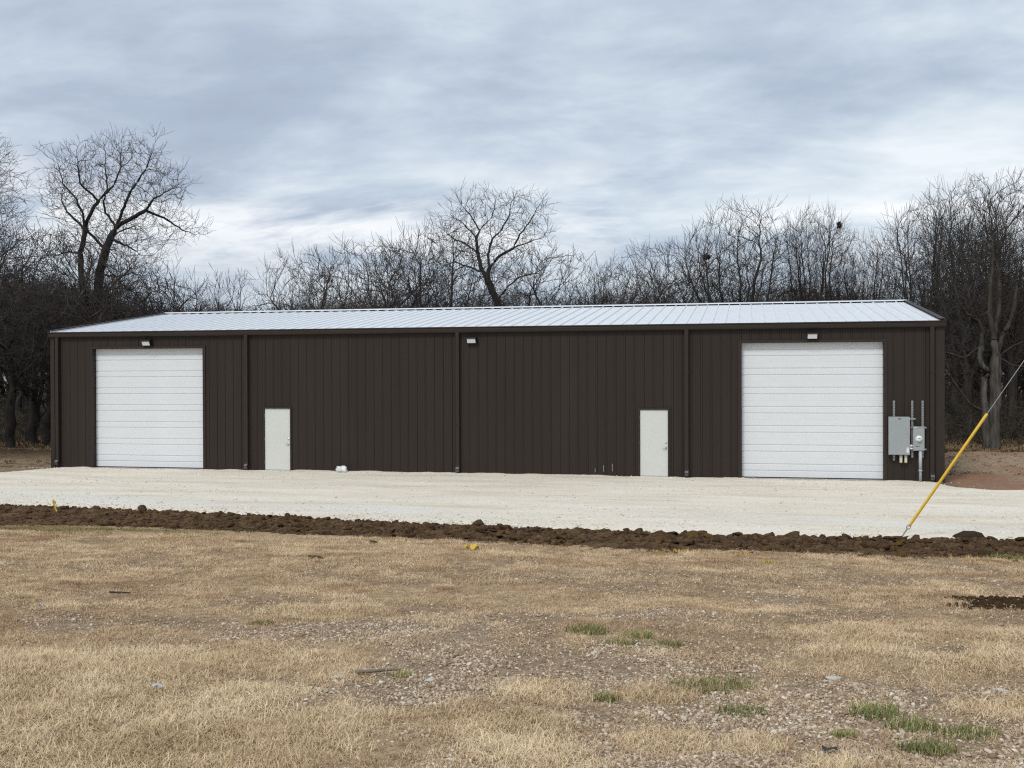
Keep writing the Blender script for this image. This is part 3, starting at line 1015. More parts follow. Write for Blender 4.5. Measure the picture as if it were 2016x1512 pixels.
# ------------------------------------------------------------------ electrical service at the right end
def build_service():
    # vertical strut channels
    for x, z0, z1, lab in ((29.07, .60, 2.44, 'slotted steel strut behind the large grey panel box'),
                           (29.60, .70, 2.44, 'slotted steel strut at the left edge of the meter box'),
                           (29.90, .70, 2.44, 'slotted steel strut at the right edge of the meter box')):
        t = empty('strut_channel', (x, -.032, z0)); tag(t, lab, 'strut', 'strut channels on the wall')
        h = z1 - z0
        w = .030
        MB().box(-w, w, -.004, -.001, 0, h).box(-w, -w + .004, -.042, -.004, 0, h).box(w - .004, w, -.042, -.004, 0, h).build('channel', M['galv_strut'], t)
        f = MB(); z = .02
        while z < h - .03:
            f.box(-w + .004, w - .004, -.041, -.038, z, z + .022)
            z += .05
        f.build('slotted_face', M['galv_strut'], t)['kind'] = 'stuff'
    for xa, xb, z, lab in ((29.50, 29.69, 1.885, 'short horizontal strut at the top right of the panel box'),
                           (29.53, 30.0, 1.62, 'horizontal strut behind the top of the meter box'),
                           (29.53, 30.0, .96, 'horizontal strut behind the bottom of the meter box')):
        t = tag(MB().box(xa, xb, -.115, -.076, z - .022, z + .022).box(xa, xb, -.1165, -.1155, z - .006, z + .006).build('strut_bracket', M['galv_strut']), lab, 'strut', 'horizontal struts on the wall')
    # panel box
    t = empty('panel_box', (29.205, -.076, .79)); tag(t, 'large grey electrical panel box on the wall right of the overhead door', 'electrical box')
    w, h = .305, 1.16
    MB().box(-w, w, -.17, 0, 0, h, .006).build('enclosure', M['grey_box'], t)
    MB().box(-w + .008, w - .008, -.184, -.172, .012, h - .012, .004).build('cover', M['grey_box'], t)
    MB().box(-.045, .045, -.187, -.1845, h - .075, h - .050).build('nameplate', M['black'], t)
    MB().box(.205, .265, -.187, -.1845, .075, .225).build('sticker', M['white_plastic'], t)
    s = MB()
    for dx, dz, ww, hh in ((.215, .205, .03, .006), (.215, .18, .04, .012), (.22, .14, .025, .006), (.225, .115, .03, .006)):
        s.box(dx, dx + ww, -.1885, -.1872, dz, dz + hh)
    s.build('sticker_print', M['grey_pvc'], t)
    lt = MB()
    for dx, dz, ww in ((.17, .76, .06), (.20, .70, .035), (.165, .655, .03), (.19, .625, .045)):
        lt.box(dx, dx + ww, -.1855, -.1842, dz, dz + .012)
    lt.build('latch_mark', M['grey_pvc'], t)
    MB().box(w - .03, w - .012, -.198, -.1845, .50, .60, .003).build('latch', M['grey_box'], t)
    # meter box
    t = empty('meter_box', (29.765, -.117, .92)); tag(t, 'smaller grey meter box with a round glass meter', 'meter box')
    w, h = .165, .73
    MB().box(-w, w, -.11, 0, 0, h, .006).build('enclosure', M['grey_box'], t)
    MB().box(-w + .012, w - .012, -.122, -.112, .014, h - .04, .004).build('cover', M['grey_box'], t)
    MB().box(-w - .006, w + .006, -.126, .0, h - .03, h + .006, .003).build('top_lip', M['grey_box'], t)
    me = MB()
    me.tube([(0, -.120, .37), (0, -.138, .37)], .098, 28)
    ring = me.build('meter', M['lens'], t)
    d = MB(); d.tube([(0, -.1385, .37), (0, -.185, .37), (0, -.205, .37), (0, -.210, .37)], [.083, .080, .066, .03], 28)
    d.build('dial_cover', M['white_plastic'], ring, True)
    MB().box(-.045, .045, -.2135, -.2105, .375, .400).box(-.03, .03, -.2135, -.2105, .335, .345).build('dial', M['grey_pvc'], ring)
    MB().box(-.09, -.02, -.1245, -.1225, .130, .148).box(.0, .03, -.1245, -.1225, .133, .145).build('nameplate', M['black'], t)
    MB().box(-w + .02, -w + .12, -.1275, -.1262, h - .022, h - .008).build('sticker', M['white_plastic'], t)
    # nipples between the boxes
    for z, lab in ((1.07, 'upper white conduit nipple between panel box and meter box'), (.985, 'lower white conduit nipple between panel box and meter box')):
        o = MB().tube([(29.511, -.175, z), (29.598, -.175, z)], .028, 14).tube([(29.522, -.175, z), (29.545, -.175, z)], .036, 14).build('conduit_nipple', M['white_plastic'], None, True)
        tag(o, lab, 'conduit', 'conduit nipples between the boxes')
    o = MB().tube([(29.515, -.14, 1.70), (29.545, -.14, 1.62), (29.54, -.13, 1.45), (29.55, -.13, 1.36)], .006, 6).build('red_wire', M['red_wire'], None, True)
    tag(o, 'thin red wire hanging between panel box and meter box', 'wire')
    # riser below the meter
    t = empty('riser_conduit', (29.82, -.17, 0)); tag(t, 'grey riser conduit running from the meter box into the gravel', 'conduit')
    MB().tube([(0, 0, .30), (0, 0, .919)], .050, 18).build('upper_pipe', M['lgrey_pvc'], t, True)
    MB().tube([(0, 0, -.10), (0, 0, .34)], .044, 18).build('lower_pipe', M['grey_pvc'], t, True)
    MB().tube([(0, 0, .285), (0, 0, .345)], .055, 18).build('coupling', M['lgrey_pvc'], t, True)
    # two small conduit bodies below the panel
    for x, lab in ((29.265, 'left one of two beige conduit fittings under the panel box'), (29.405, 'right one of two beige conduit fittings under the panel box')):
        t = empty('pipe_fitting', (x, -.12, .54)); tag(t, lab, 'conduit fitting', 'beige fittings under the panel box')
        MB().tube([(0, 0, .0), (0, 0, .02), (0, 0, .22), (0, 0, .25)], [.03, .046, .046, .034], 16).build('body', M['beige'], t, True)
        MB().box(-.026, .026, -.052, -.046, .03, .21, .002).build('cover_plate', M['beige'], t)


build_service()


# ------------------------------------------------------------------ guy wire
def build_guy():
    A = Vector((27.774, -12.14, .10)); d = Vector((.543, 0, .840)).normalized()
    t = empty('guy_wire', A); tag(t, 'steel guy wire with bright yellow plastic guard anchored at the gravel edge', 'guy wire')

    def P(s, off=(0, 0, 0)): return tuple(d * s + Vector(off))
    MB().tube([P(-.35), P(.05)], .014, 8).build('anchor_rod', M['cable'], t)
    e = MB()
    e.tube([P(.05), P(.09, (.03, 0, -.02)), P(.13, (.025, 0, -.015)), P(.16)], .011, 8)
    e.tube([P(.05), P(.09, (-.03, 0, .02)), P(.13, (-.025, 0, .015)), P(.16)], .011, 8)
    e.build('eye', M['cable'], t)
    g = MB().tube([P(.14), P(.16), P(2.78), P(2.80)], [.022, .027, .029, .024], 14)
    g.build('guard', M['yellow'], t, True)
    MB().tube([P(.10), P(10.6)], .0075, 8).build('cable', M['cable'], t)
    top = A + d * 10.6
    u = empty('utility_pole', (top.x + .15, top.y, 0)); tag(u, 'wooden utility pole holding the upper end of the guy wire, beyond the right edge', 'utility pole')
    MB().tube([(0, 0, -.3), (0, 0, 4), (0, 0, 10.6)], [.17, .155, .125], 16).build('post', M['pole'], u, True)
    MB().tube([(0, 0, top.z - .06), (0, 0, top.z + .06)], .142, 16).build('band', M['cable'], u)


build_guy()


# ------------------------------------------------------------------ bare winter trees
def colonize(seed, limbs, attract, D=.30, di=2.6, dk=.42, up=.12, wig=.16, iters=110, maxn=5200):
    """grow a branch skeleton from drawn limbs (list of polylines, the first is the trunk) towards attraction points"""
    r = np.random.default_rng(seed)
    pos, par = [], []
    for pl in limbs:
        pl = [np.array(p, float) for p in pl]
        if not pos:
            pos.append(pl[0]); par.append(-1); cur = 0
        else:
            dd = np.linalg.norm(np.array(pos) - pl[0], axis=1); cur = int(dd.argmin())
            pl[0] = pos[cur]
        for a, b in zip(pl[:-1], pl[1:]):
            n = max(1, int(round(np.linalg.norm(b - a) / D)))
            for i in range(1, n + 1):
                p = a + (b - a) * i / n
                if i < n:
                    p = p + r.normal(size=3) * D * .09
                pos.append(p); par.append(cur); cur = len(pos) - 1
    P = np.zeros((maxn + 400, 3)); n = len(pos); P[:n] = pos
    par = list(par)
    A = np.asarray(attract, float)
    d2 = ((A[:, None, :] - P[None, :n, :]) ** 2).sum(-1)
    near = d2.argmin(1); nd = np.sqrt(d2.min(1))
    kids = np.zeros(maxn + 400, int)
    for p in par:
        if p >= 0: kids[p] += 1
    for it in range(iters):
        keep = nd > dk
        A, near, nd = A[keep], near[keep], nd[keep]
        if len(A) == 0 or n >= maxn:
            break
        act = nd < di
        if not act.any():
            di *= 1.5
            continue
        idx = near[act]
        v = A[act] - P[idx]
        v /= np.linalg.norm(v, axis=1, keepdims=True) + 1e-9
        S = np.zeros((n, 3)); np.add.at(S, idx, v)
        g = np.unique(idx)
        g = g[kids[g] < 3]
        if len(g) == 0:
            break
        dirs = S[g]
        dirs /= np.linalg.norm(dirs, axis=1, keepdims=True) + 1e-9
        pp = np.array([par[i] for i in g]); prev = P[g] - P[np.maximum(pp, 0)]
        prev /= np.linalg.norm(prev, axis=1, keepdims=True) + 1e-9
        dirs = dirs + prev * .6 + np.array([0, 0, up]) + r.normal(size=dirs.shape) * wig
        dirs /= np.linalg.norm(dirs, axis=1, keepdims=True)
        new = P[g] + dirs * D
        m_ = min(len(new), maxn - n)
        new, g = new[:m_], g[:m_]
        if m_ == 0:
            break
        P[n:n + m_] = new
        par += list(g); kids[g] += 1
        dn = np.sqrt(((A[:, None, :] - new[None]) ** 2).sum(-1))
        j = dn.argmin(1); dm = dn[np.arange(len(A)), j]
        b = dm < nd
        near[b] = n + j[b]; nd[b] = dm[b]
        n += m_
    return P[:n].copy(), np.array(par)


def add_twigs(r, P, par, thin, prob, ln, up=.35, nseg=2, tips=2):
    n = len(P)
    kids = np.zeros(n, int); np.add.at(kids, par[1:], 1)
    newp, newpar = [], []
    cur = n
    dirs = P - P[np.maximum(par, 0)]
    dirs /= np.linalg.norm(dirs, axis=1, keepdims=True) + 1e-9
    for i in np.where(thin)[0]:
        k = tips if kids[i] == 0 else int(r.random() < prob) + int(r.random() < prob * .5)
        for _ in range(k):
            d = dirs[i] * .8 + r.normal(size=3) * .42 + np.array([0, 0, up])
            d /= np.linalg.norm(d)
            l = ln * r.uniform(.5, 1.3)
            p, pr = P[i], i
            for s in range(nseg):
                p = p + d * l / nseg
                d = d + r.normal(size=3) * .10 + np.array([0, 0, up * .15]); d /= np.linalg.norm(d)
                newp.append(p); newpar.append(pr); pr = cur; cur += 1
    if not newp:
        return P, par
    return np.concatenate([P, newp]), np.concatenate([par, newpar])


def radii(P, par, r0, R0, TAPER=1.28):
    n = len(P)
    kids = np.zeros(n, int); np.add.at(kids, par[1:], 1)
    cnt = (kids == 0).astype(float)
    for i in range(n - 1, 0, -1):
        cnt[par[i]] += cnt[i]
    e = math.log(max(cnt[0], 2)) / math.log(R0 / r0)
    rad = r0 * cnt ** (1 / e)
    return np.maximum(r0, R0 * (rad / R0) ** TAPER)


def tubes(P, par, rad, sel, k):
    """tube surface over the edges sel (child indices) with k sides"""
    sel = np.asarray(sel)
    if len(sel) == 0:
        return np.zeros((0, 3)), np.zeros((0, 4), int)
    d = P[sel] - P[par[sel]]
    d /= np.linalg.norm(d, axis=1, keepdims=True) + 1e-9
    # main child of each parent keeps the parent's ring
    main = {}
    for c in sel:
        p = par[c]
        if p not in main or rad[c] > rad[main[p]]:
            main[p] = c
    dirn = np.zeros_like(P); dirn[sel] = d
    for p, c in main.items():
        dd = dirn[c] + dirn[p]
        dirn_p = dd / (np.linalg.norm(dd) + 1e-9)
        main[p] = (c, dirn_p)
    cen, cr, cd = [], [], []
    ring_of = {}
    for p, (c, dd) in main.items():
        ring_of[p] = len(cen); cen.append(P[p]); cr.append(max(rad[p] if rad[p] < rad[c] * 1.6 else rad[c] * 1.25, rad[c])); cd.append(dd)
    for c in sel:
        if c not in ring_of:
            ring_of[c] = len(cen); cen.append(P[c]); cr.append(rad[c] * .75); cd.append(dirn[c])
    ea, eb = [], []
    for c in sel:
        p = par[c]
        if main[p][0] == c:
            ea.append(ring_of[p])
        else:
            ea.append(len(cen)); cen.append(P[p]); cr.append(rad[c]); cd.append(dirn[c])
        eb.append(ring_of[c])
    cen = np.array(cen); cr = np.array(cr); cd = np.array(cd)
    ref = np.where(np.abs(cd[:, 2:3]) > .8, np.array([[1., .15, .1]]), np.array([[.15, .1, 1.]]))
    a = np.cross(cd, ref); a /= np.linalg.norm(a, axis=1, keepdims=True) + 1e-9
    b = np.cross(cd, a)
    t = np.arange(k) * 2 * math.pi / k
    V = cen[:, None, :] + cr[:, None, None] * (a[:, None, :] * np.cos(t)[None, :, None] + b[:, None, :] * np.sin(t)[None, :, None])
    ea = np.array(ea)[:, None] * k; eb = np.array(eb)[:, None] * k
    i0 = np.arange(k)[None, :]; i1 = (np.arange(k)[None, :] + 1) % k
    F = np.stack([ea + i0, ea + i1, eb + i1, eb + i0], -1).reshape(-1, 4)
    return V.reshape(-1, 3), F


def tree_meshes(name, P, par, rad, split=.05, bark='bark', twig='twig'):
    idx = np.arange(1, len(P))
    big = idx[rad[idx] > split]
    mid = idx[(rad[idx] <= split) & (rad[idx] > .022)]
    sml = idx[rad[idx] <= .022]
    V, F = tubes(P, par, rad, big, 9)
    tm = np_mesh(name + '_trunk', V, F); tm.materials.append(M[bark])
    tm.polygons.foreach_set('use_smooth', np.ones(len(tm.polygons), bool))
    V1, F1 = tubes(P, par, rad, mid, 5)
    V2, F2 = tubes(P, par, rad, sml, 3)
    cm = np_mesh(name + '_crown', np.concatenate([V1, V2]), np.concatenate([F1, F2 + len(V1)])); cm.materials.append(M[twig])
    cm.polygons.foreach_set('use_smooth', np.ones(len(cm.polygons), bool))
    return tm, cm


def ellipsoid_pts(r, n, c, s, power=.45, zcut=-1.0):
    out = []
    while len(out) < n:
        d = r.normal(size=3); d /= np.linalg.norm(d)
        if d[2] < zcut:
            continue
        out.append(np.array(c) + d * np.array(s) * r.random() ** power)
    return np.array(out)


def limb_cloud(r, limbs, n, rad_, start=.35):
    pts = []
    for l in limbs:
        l = np.array(l)
        for _ in range(n):
            t = (start + (1 - start) * r.random()) * (len(l) - 1)
            i = min(int(t), len(l) - 2)
            p = l[i] + (l[i + 1] - l[i]) * (t - i)
            d = r.normal(size=3); d /= np.linalg.norm(d)
            d[2] = d[2] * .8 + .25
            pts.append(p + d * rad_ * r.random() ** .5)
    return np.array(pts)


def px_limbs(seed, lst, cx, ybase, ppm, depth=1.6):
    """limb outlines (image-like units: x right, y down) to metres around the trunk, with a depth course of their own"""
    r = np.random.default_rng(seed)
    out = []
    for k, l in enumerate(lst):
        a = r.uniform(-1, 1) * depth
        pts = []
        for j, (x, y) in enumerate(l):
            f = j / (len(l) - 1)
            pts.append([(x - cx) / ppm, a * f * (1 if k > 1 else .25), (ybase - y) / ppm])
        out.append(pts)
    # join each limb's start to the nearest earlier point
    for k in range(1, len(out)):
        prev = np.array([p for l in out[:k] for p in l])
        s = np.array(out[k][0])
        dd = np.hypot(prev[:, 0] - s[0], prev[:, 2] - s[2])
        y0 = prev[int(dd.argmin())][1]
        for p in out[k]:
            p[1] += y0
    return out


TREES = {}


def make_tree(key, seed, limbs, attract, R0, r0=.0075, D=.30, up=.12, wig=.16, tw=.5, twl=.45, tup=.35, maxn=4200, dk=.42, tips=2, bark='bark', twig='twig', di=2.6, split=.05, nseg=3, stem=None, taper=1.28):
    r = np.random.default_rng(seed)
    P, par = colonize(seed, limbs, attract, D=D, up=up, wig=wig, maxn=maxn, dk=dk, di=di)
    rad = radii(P, par, .018, R0)
    P, par = add_twigs(r, P, par, rad < .05, tw, twl, tup, nseg, tips)
    rad = radii(P, par, r0, R0, taper)
    if stem:
        k = sum(max(1, int(round(np.linalg.norm(np.array(b) - np.array(a)) / D))) for l in limbs[:2] for a, b in zip(l[:-1], l[1:]))
        z = P[:k + 1, 2]
        rad[:k + 1] = np.maximum(rad[:k + 1], stem * (1 - .62 * np.clip(z, 0, 6) / 6) * (z < 6))
    # flare of the root collar
    low = P[:, 2] < .5
    rad = np.where(low & (rad > R0 * .5), rad * (1 + .55 * (1 - np.clip(P[:, 2], 0, .5) / .5) ** 2), rad)
    TREES[key] = tree_meshes(key, P, par, rad, split=split, bark=bark, twig=twig)


def wood_curve(r, a, b, n=5, w=.12):
    a, b = np.array(a, float), np.array(b, float)
    ln = np.linalg.norm(b - a)
    return [list(a + (b - a) * i / n + (r.normal(size=3) * w * ln / n * 1.5 if 0 < i < n else 0)) for i in range(n + 1)]


def build_tree_kinds():
    # broad forked tree at the left
    q = lambda l: [(x / 2.88, 240 + y / 2.88) for x, y in l]
    L1 = [q(l) for l in (
        [(545, 1790), (545, 1270), (540, 1060), (560, 850), (595, 705), (640, 600), (655, 570)],
        [(545, 1700), (505, 1270), (465, 900), (450, 720), (470, 640), (488, 540), (530, 450), (552, 420)],
        [(655, 570), (590, 490), (580, 420), (600, 330), (590, 200)],
        [(655, 570), (690, 500), (740, 400), (800, 320), (860, 240), (900, 150)],
        [(655, 570), (735, 540), (850, 490), (910, 430), (1000, 395), (1070, 375)],
        [(595, 705), (540, 640), (480, 570), (478, 500), (430, 400), (370, 330), (350, 220)],
        [(640, 620), (740, 580), (800, 560)],
        [(620, 650), (700, 670), (790, 710), (870, 760)],
        [(560, 850), (700, 865), (800, 850), (890, 885)],
        [(472, 600), (400, 520), (330, 460), (280, 390), (265, 300)],
        [(450, 720), (350, 715), (270, 735)],
        [(552, 420), (470, 330), (480, 200)],
        [(552, 420), (640, 340), (690, 230), (690, 160)],
        [(850, 490), (930, 520), (1010, 580), (1070, 600)])]
    lm = px_limbs(5, L1, 545 / 2.88, 862, 36.7, 2.2)
    r = np.random.default_rng(51)
    at = np.concatenate([limb_cloud(r, lm[2:], 190, 1.25, .25),
                         ellipsoid_pts(r, 1700, (1.1, 0, 12.5), (3.9, 3.0, 4.0), .38)])
    make_tree('forked_tree', 51, lm, at, .30, r0=.0072, D=.22, up=.16, wig=.12, tw=.62, twl=.6, maxn=7000, dk=.30, bark='bark_dark')
    # round-headed tree behind the middle of the roof
    q = lambda l: [(620 + x / 2.88, 360 + y / 2.88) for x, y in l]
    C1 = [q(l) for l in (
        [(1050, 1400), (1045, 900), (1040, 700), (1000, 590), (960, 510), (940, 420), (930, 330), (960, 270), (1010, 220), (1030, 130)],
        [(985, 570), (1000, 490), (988, 420), (1012, 330), (1000, 280)],
        [(1000, 500), (1050, 430), (1120, 390), (1200, 360), (1270, 330)],
        [(960, 525), (900, 490), (820, 455), (740, 480)],
        [(938, 410), (880, 360), (810, 320), (760, 270)],
        [(930, 340), (900, 290), (850, 240), (790, 215)],
        [(1040, 680), (1090, 600), (1150, 550), (1230, 530), (1290, 490)],
        [(1012, 330), (1060, 280), (1100, 200), (1110, 130)],
        [(1120, 390), (1150, 320), (1200, 260), (1245, 180)],
        [(950, 290), (900, 200), (850, 140)])]
    lm = px_limbs(8, C1, 620 + 1050 / 2.88, 856, 34.4, 1.9)
    r = np.random.default_rng(61)
    at = np.concatenate([limb_cloud(r, lm[1:], 170, 1.0, .3), ellipsoid_pts(r, 1200, (-.4, 0, 10.6), (3.3, 2.6, 3.4), .38)])
    make_tree('round_tree', 61, lm, at, .19, r0=.0072, D=.22, up=.16, wig=.11, tw=.62, twl=.55, maxn=5200, dk=.32, bark='bark')
    # twin trunk with pale lower stems at the right
    q = lambda l: [(1800 + x / 3.148, 500 + y / 3.148) for x, y in l]
    R8 = [q(l) for l in (
        [(455, 1245), (442, 1050), (428, 800), (440, 705), (480, 660), (430, 620), (410, 560), (430, 470), (450, 370), (400, 290), (350, 200), (330, 60)],
        [(455, 1248), (512, 1246), (500, 1000), (515, 850), (510, 700), (515, 560), (490, 400), (450, 250), (460, 60), (480, -150)],
        [(505, 640), (560, 560), (640, 510), (720, 470), (860, 430)],
        [(512, 560), (600, 380), (690, 300), (760, 180), (800, 30)],
        [(495, 430), (560, 260), (600, 120), (620, -80)],
        [(430, 960), (360, 890), (330, 790), (328, 670)],
        [(330, 740), (250, 640), (190, 570), (120, 500)],
        [(430, 470), (340, 560), (250, 520), (180, 520)],
        [(560, 560), (640, 620), (740, 640), (850, 600)],
        [(400, 290), (300, 250), (220, 150), (180, 20)])]
    lm = px_limbs(9, R8, 1944, 896, 46.3, 1.8)
    r = np.random.default_rng(71)
    at = np.concatenate([limb_cloud(r, lm[2:], 130, 1.2, .35), ellipsoid_pts(r, 500, (1.2, 0, 9.0), (4.6, 3.4, 5.2), .5)])
    make_tree('twin_tree', 71, lm, at, .36, r0=.0085, D=.24, up=.08, wig=.24, tw=.45, twl=.5, maxn=5200, dk=.36, bark='bark_pale', twig='bark', split=.13, stem=.23)
    # upright, fan-shaped trees (12 m)
    for k in range(4):
        s = 200 + k * 7
        r = np.random.default_rng(s)
        hf = (3.4, 2.6, 4.2, 3.0)[k]
        lm = [wood_curve(r, (0, 0, 0), (r.uniform(-.3, .3), r.uniform(-.3, .3), hf), 4, .05)]
        nl = 9 + k % 3
        for j in range(nl):
            a = 2 * math.pi * j / nl + r.uniform(-.3, .3)
            rr = r.uniform(1.2, 3.1)
            zt = 11.3 - .30 * rr * rr + r.uniform(-.7, .2)
            st = lm[0][-1] if j < 3 else [lm[0][3][0], lm[0][3][1], lm[0][3][2]]
            e = (rr * math.cos(a), rr * math.sin(a), zt)
            mid_ = (rr * .62 * math.cos(a), rr * .62 * math.sin(a), st[2] + (zt - st[2]) * .42)
            lm.append(wood_curve(r, st, mid_, 4, .05) + wood_curve(r, mid_, e, 4, .05)[1:])
        at = np.concatenate([limb_cloud(r, lm[1:], 170, .95, .2), ellipsoid_pts(r, 1300, (0, 0, 7.6), (3.2, 3.2, 3.8), .42)])
        make_tree('upright_tree%d' % k, s, lm, at, .25, tips=3, taper=1.2, r0=.0070, D=.24, up=.5, wig=.08, tw=.8, twl=.75, tup=.55, maxn=6000, dk=.32, bark='bark', twig='twig')
    # bushy trees (8 m) with dense rounded heads
    for k in range(3):
        s = 300 + k * 5
        r = np.random.default_rng(s)
        lm = [wood_curve(r, (0, 0, 0), (r.uniform(-.5, .5), 0, 2.2), 4, .1)]
        for j in range(7):
            a = 2 * math.pi * j / 7 + r.uniform(-.4, .4)
            rr = r.uniform(1.3, 3.0)
            lm.append(wood_curve(r, lm[0][2 + j % 3], (rr * math.cos(a), rr * math.sin(a), r.uniform(4.0, 7.3)), 6, .16))
        at = np.concatenate([limb_cloud(r, lm[1:], 110, 1.0, .2), ellipsoid_pts(r, 1300, (0, 0, 4.9), (3.4, 3.4, 3.0), .5)])
        make_tree('bushy_tree%d' % k, s, lm, at, .17, tips=3, taper=1.24, r0=.0070, D=.24, up=.3, wig=.14, tw=.65, twl=.6, tup=.5, maxn=5200, dk=.32, bark='bark_dark', twig='twig' if k else 'twig_red')
    # slender young trees (8 m)
    for k in range(2):
        s = 400 + k
        r = np.random.default_rng(s)
        lm = [wood_curve(r, (0, 0, 0), (r.uniform(-.3, .3), 0, 7.6), 8, .06)]
        for j in range(9):
            a = r.uniform(0, 6.28); z = r.uniform(2.4, 6.2); rr = r.uniform(.5, 1.2)
            i = int(z / 7.6 * 8)
            lm.append(wood_curve(r, lm[0][i], (lm[0][i][0] + rr * math.cos(a), lm[0][i][1] + rr * math.sin(a), z + 1.6), 5, .1))
        at = limb_cloud(r, lm, 55, .7, .4)
        make_tree('slender_tree%d' % k, s, lm, at, .085, r0=.007, D=.24, up=.5, wig=.16, tw=.45, twl=.42, tup=.7, maxn=1500, dk=.40, bark='bark_pale', twig='twig_red')
    # tall bare trunk trees of the wood with high sparse heads (13 m)
    for k in range(2):
        s = 500 + k
        r = np.random.default_rng(s)
        lm = [wood_curve(r, (0, 0, 0), (r.uniform(-.5, .5), 0, 5.2), 6, .06)]
        for j in range(8):
            a = 2 * math.pi * j / 8 + r.uniform(-.4, .4); rr = r.uniform(1.5, 3.8)
            lm.append(wood_curve(r, lm[0][3 + j % 4], (rr * math.cos(a), rr * math.sin(a), r.uniform(6.0, 12.0)), 7, .15))
        at = np.concatenate([limb_cloud(r, lm[1:], 90, 1.2, .2), ellipsoid_pts(r, 900, (0, 0, 8.0), (4.0, 4.0, 4.4), .5)])
        make_tree('woodland_tree%d' % k, s, lm, at, .24, r0=.0078, D=.28, up=.12, wig=.16, tw=.55, twl=.45, maxn=4200, dk=.42, bark='bark_dark', twig='twig')


build_tree_kinds()


def plant(key, x, y, height, rz, label, name='bare_tree', group=None, widen=1.0, twig=None, native=None):
    t = empty(name, (x, y, float(gz(x, y)) - .08), rz)
    tm, cm = TREES[key]
    nat = native or {'f': 16.0, 'r': 13.6, 't': 12.5, 'u': 11.8, 'b': 7.9, 's': 8.6, 'w': 12.4}[key[0]]
    s = height / nat
    t.scale = (s * widen, s * widen, s)
    a = link('trunk', tm, None, t)
    link('crown', cm, None, t)
    tag(t, label, 'tree', group)
    return t


def ray_xy(px, D):
    """ground position in the direction of image column px (2016 wide) at depth D"""
    X = (px - 1008) / 2131.29
    cy_, sy_ = math.cos(YAW), math.sin(YAW)
    return CAM.x + D * (cy_ * X - sy_), CAM.y + D * (sy_ * X + cy_)


def tree_at(key, px, D, top, rz, label, **kw):
    x, y = ray_xy(px, D)
    h = 3.22 + (743 - top) / 2131.29 * D - float(gz(x, y))
    return plant(key, x, y, h, rz, label, **kw)


def build_trees():
    T = tree_at
    T('forked_tree', 189, 58, 280, YAW, 'tallest bare tree on the left, forked trunk and wide crown above the roof end', native=16.0)
    T('forked_tree', -52, 55, 268, 2.2 + YAW, 'tall bare tree cut off by the left edge of the picture', native=16.0)
    T('round_tree', 985, 62, 380, YAW, 'round headed bare tree rising alone behind the middle of the roof', native=13.6, widen=1.1)
    T('bushy_tree1', 1085, 61, 488, .6, 'low spreading bare tree just right of the lone round headed tree')
    T('twin_tree', 1944, 46, 392, YAW + .25, 'bare tree with pale twin trunks standing right of the building', native=12.5)
    T('upright_tree0', 1452, 60, 392, .4, 'broad fan shaped bare tree with a dark nest, behind the right overhead door', widen=.93)
    T('upright_tree1', 1604, 61, 392, 1.2, 'upright bare tree carrying a reddish clump high on its right side', widen=.66)
    T('upright_tree2', 1705, 64, 455, 2.0, 'shorter upright bare tree between the clump tree and the tall right group', widen=.7)
    T('upright_tree3', 1822, 58, 384, 2.6, 'tall upright bare tree above the right end of the roof', widen=.74)
    T('upright_tree0', 1905, 55, 352, 3.6, 'tall upright bare tree just right of the building corner', widen=.66)
    T('upright_tree2', 1992, 57, 338, 4.4, 'tallest upright bare tree at the right edge of the picture', widen=.78)
    T('bushy_tree0', 735, 60, 472, .2, 'dense bushy bare tree, leftmost of the clump left of the round headed tree', widen=.95)
    T('bushy_tree1', 800, 63, 486, 1.6, 'dense bushy bare tree, middle one of the clump left of the round headed tree', widen=.8)
    T('bushy_tree2', 868, 60, 442, 2.9, 'tall bushy bare tree touching the left side of the round headed tree', widen=.82)
    T('bushy_tree2', 600, 66, 492, 4.0, 'bushy bare tree alone above the roof left of centre', widen=.75)
    T('slender_tree0', 352, 66, 486, .3, 'slender young bare tree just right of the tallest left tree', widen=1.1)
    T('slender_tree1', 425, 68, 502, 1.3, 'slender young bare tree, left one of a pair above the left roof')
    T('slender_tree0', 470, 66, 516, 2.3, 'slender young bare tree, right one of a pair above the left roof')
    T('slender_tree1', 640, 69, 508, 5.0, 'slender young bare tree right of the lone bushy tree')
    T('bushy_tree0', 1290, 60, 478, 5.2, 'dense bushy bare tree left of the broad fan shaped tree', widen=.8)
    T('bushy_tree1', 1215, 66, 528, 3.8, 'lower bushy bare tree between the round headed and fan shaped trees', widen=.85)
    T('bushy_tree2', 1360, 64, 520, 1.0, 'low bushy bare tree at the foot of the fan shaped tree')
    # wood at the left edge
    for i, (px, D, top, key, lab) in enumerate((
            (20, 49, 470, 'woodland_tree0', 'dark bare tree in the wood at the left edge, nearest the yard'),
            (62, 52, 440, 'bushy_tree0', 'dense dark bare tree in front of the tall left trees'),
            (118, 56, 455, 'bushy_tree1', 'dense dark bare tree at the left foot of the forked tree'),
            (-60, 47, 430, 'woodland_tree1', 'dark bare tree mostly outside the left edge'),
            (245, 60, 520, 'bushy_tree2', 'low dark bare tree right of the forked tree trunk'),
            (300, 62, 545, 'bushy_tree0', 'low dark bare tree reaching over the left roof end'),
            (88, 50, 560, 'woodland_tree1', 'thin dark bare tree beside the left wall of the building'))):
        T(key, px, D, top, i * 1.3, lab, group='dark wood left of the building', widen=1.15)
    # wood at the right edge
    for i, (px, D, top, key, lab) in enumerate((
            (1876, 52, 470, 'woodland_tree0', 'bare tree right behind the building corner, left of the twin trunks'),
            (1930, 60, 430, 'upright_tree1', 'upright bare tree behind the twin trunks'))):
        T(key, px, D, top, i * 1.7 + .5, lab, group='wood right of the building')


build_trees()


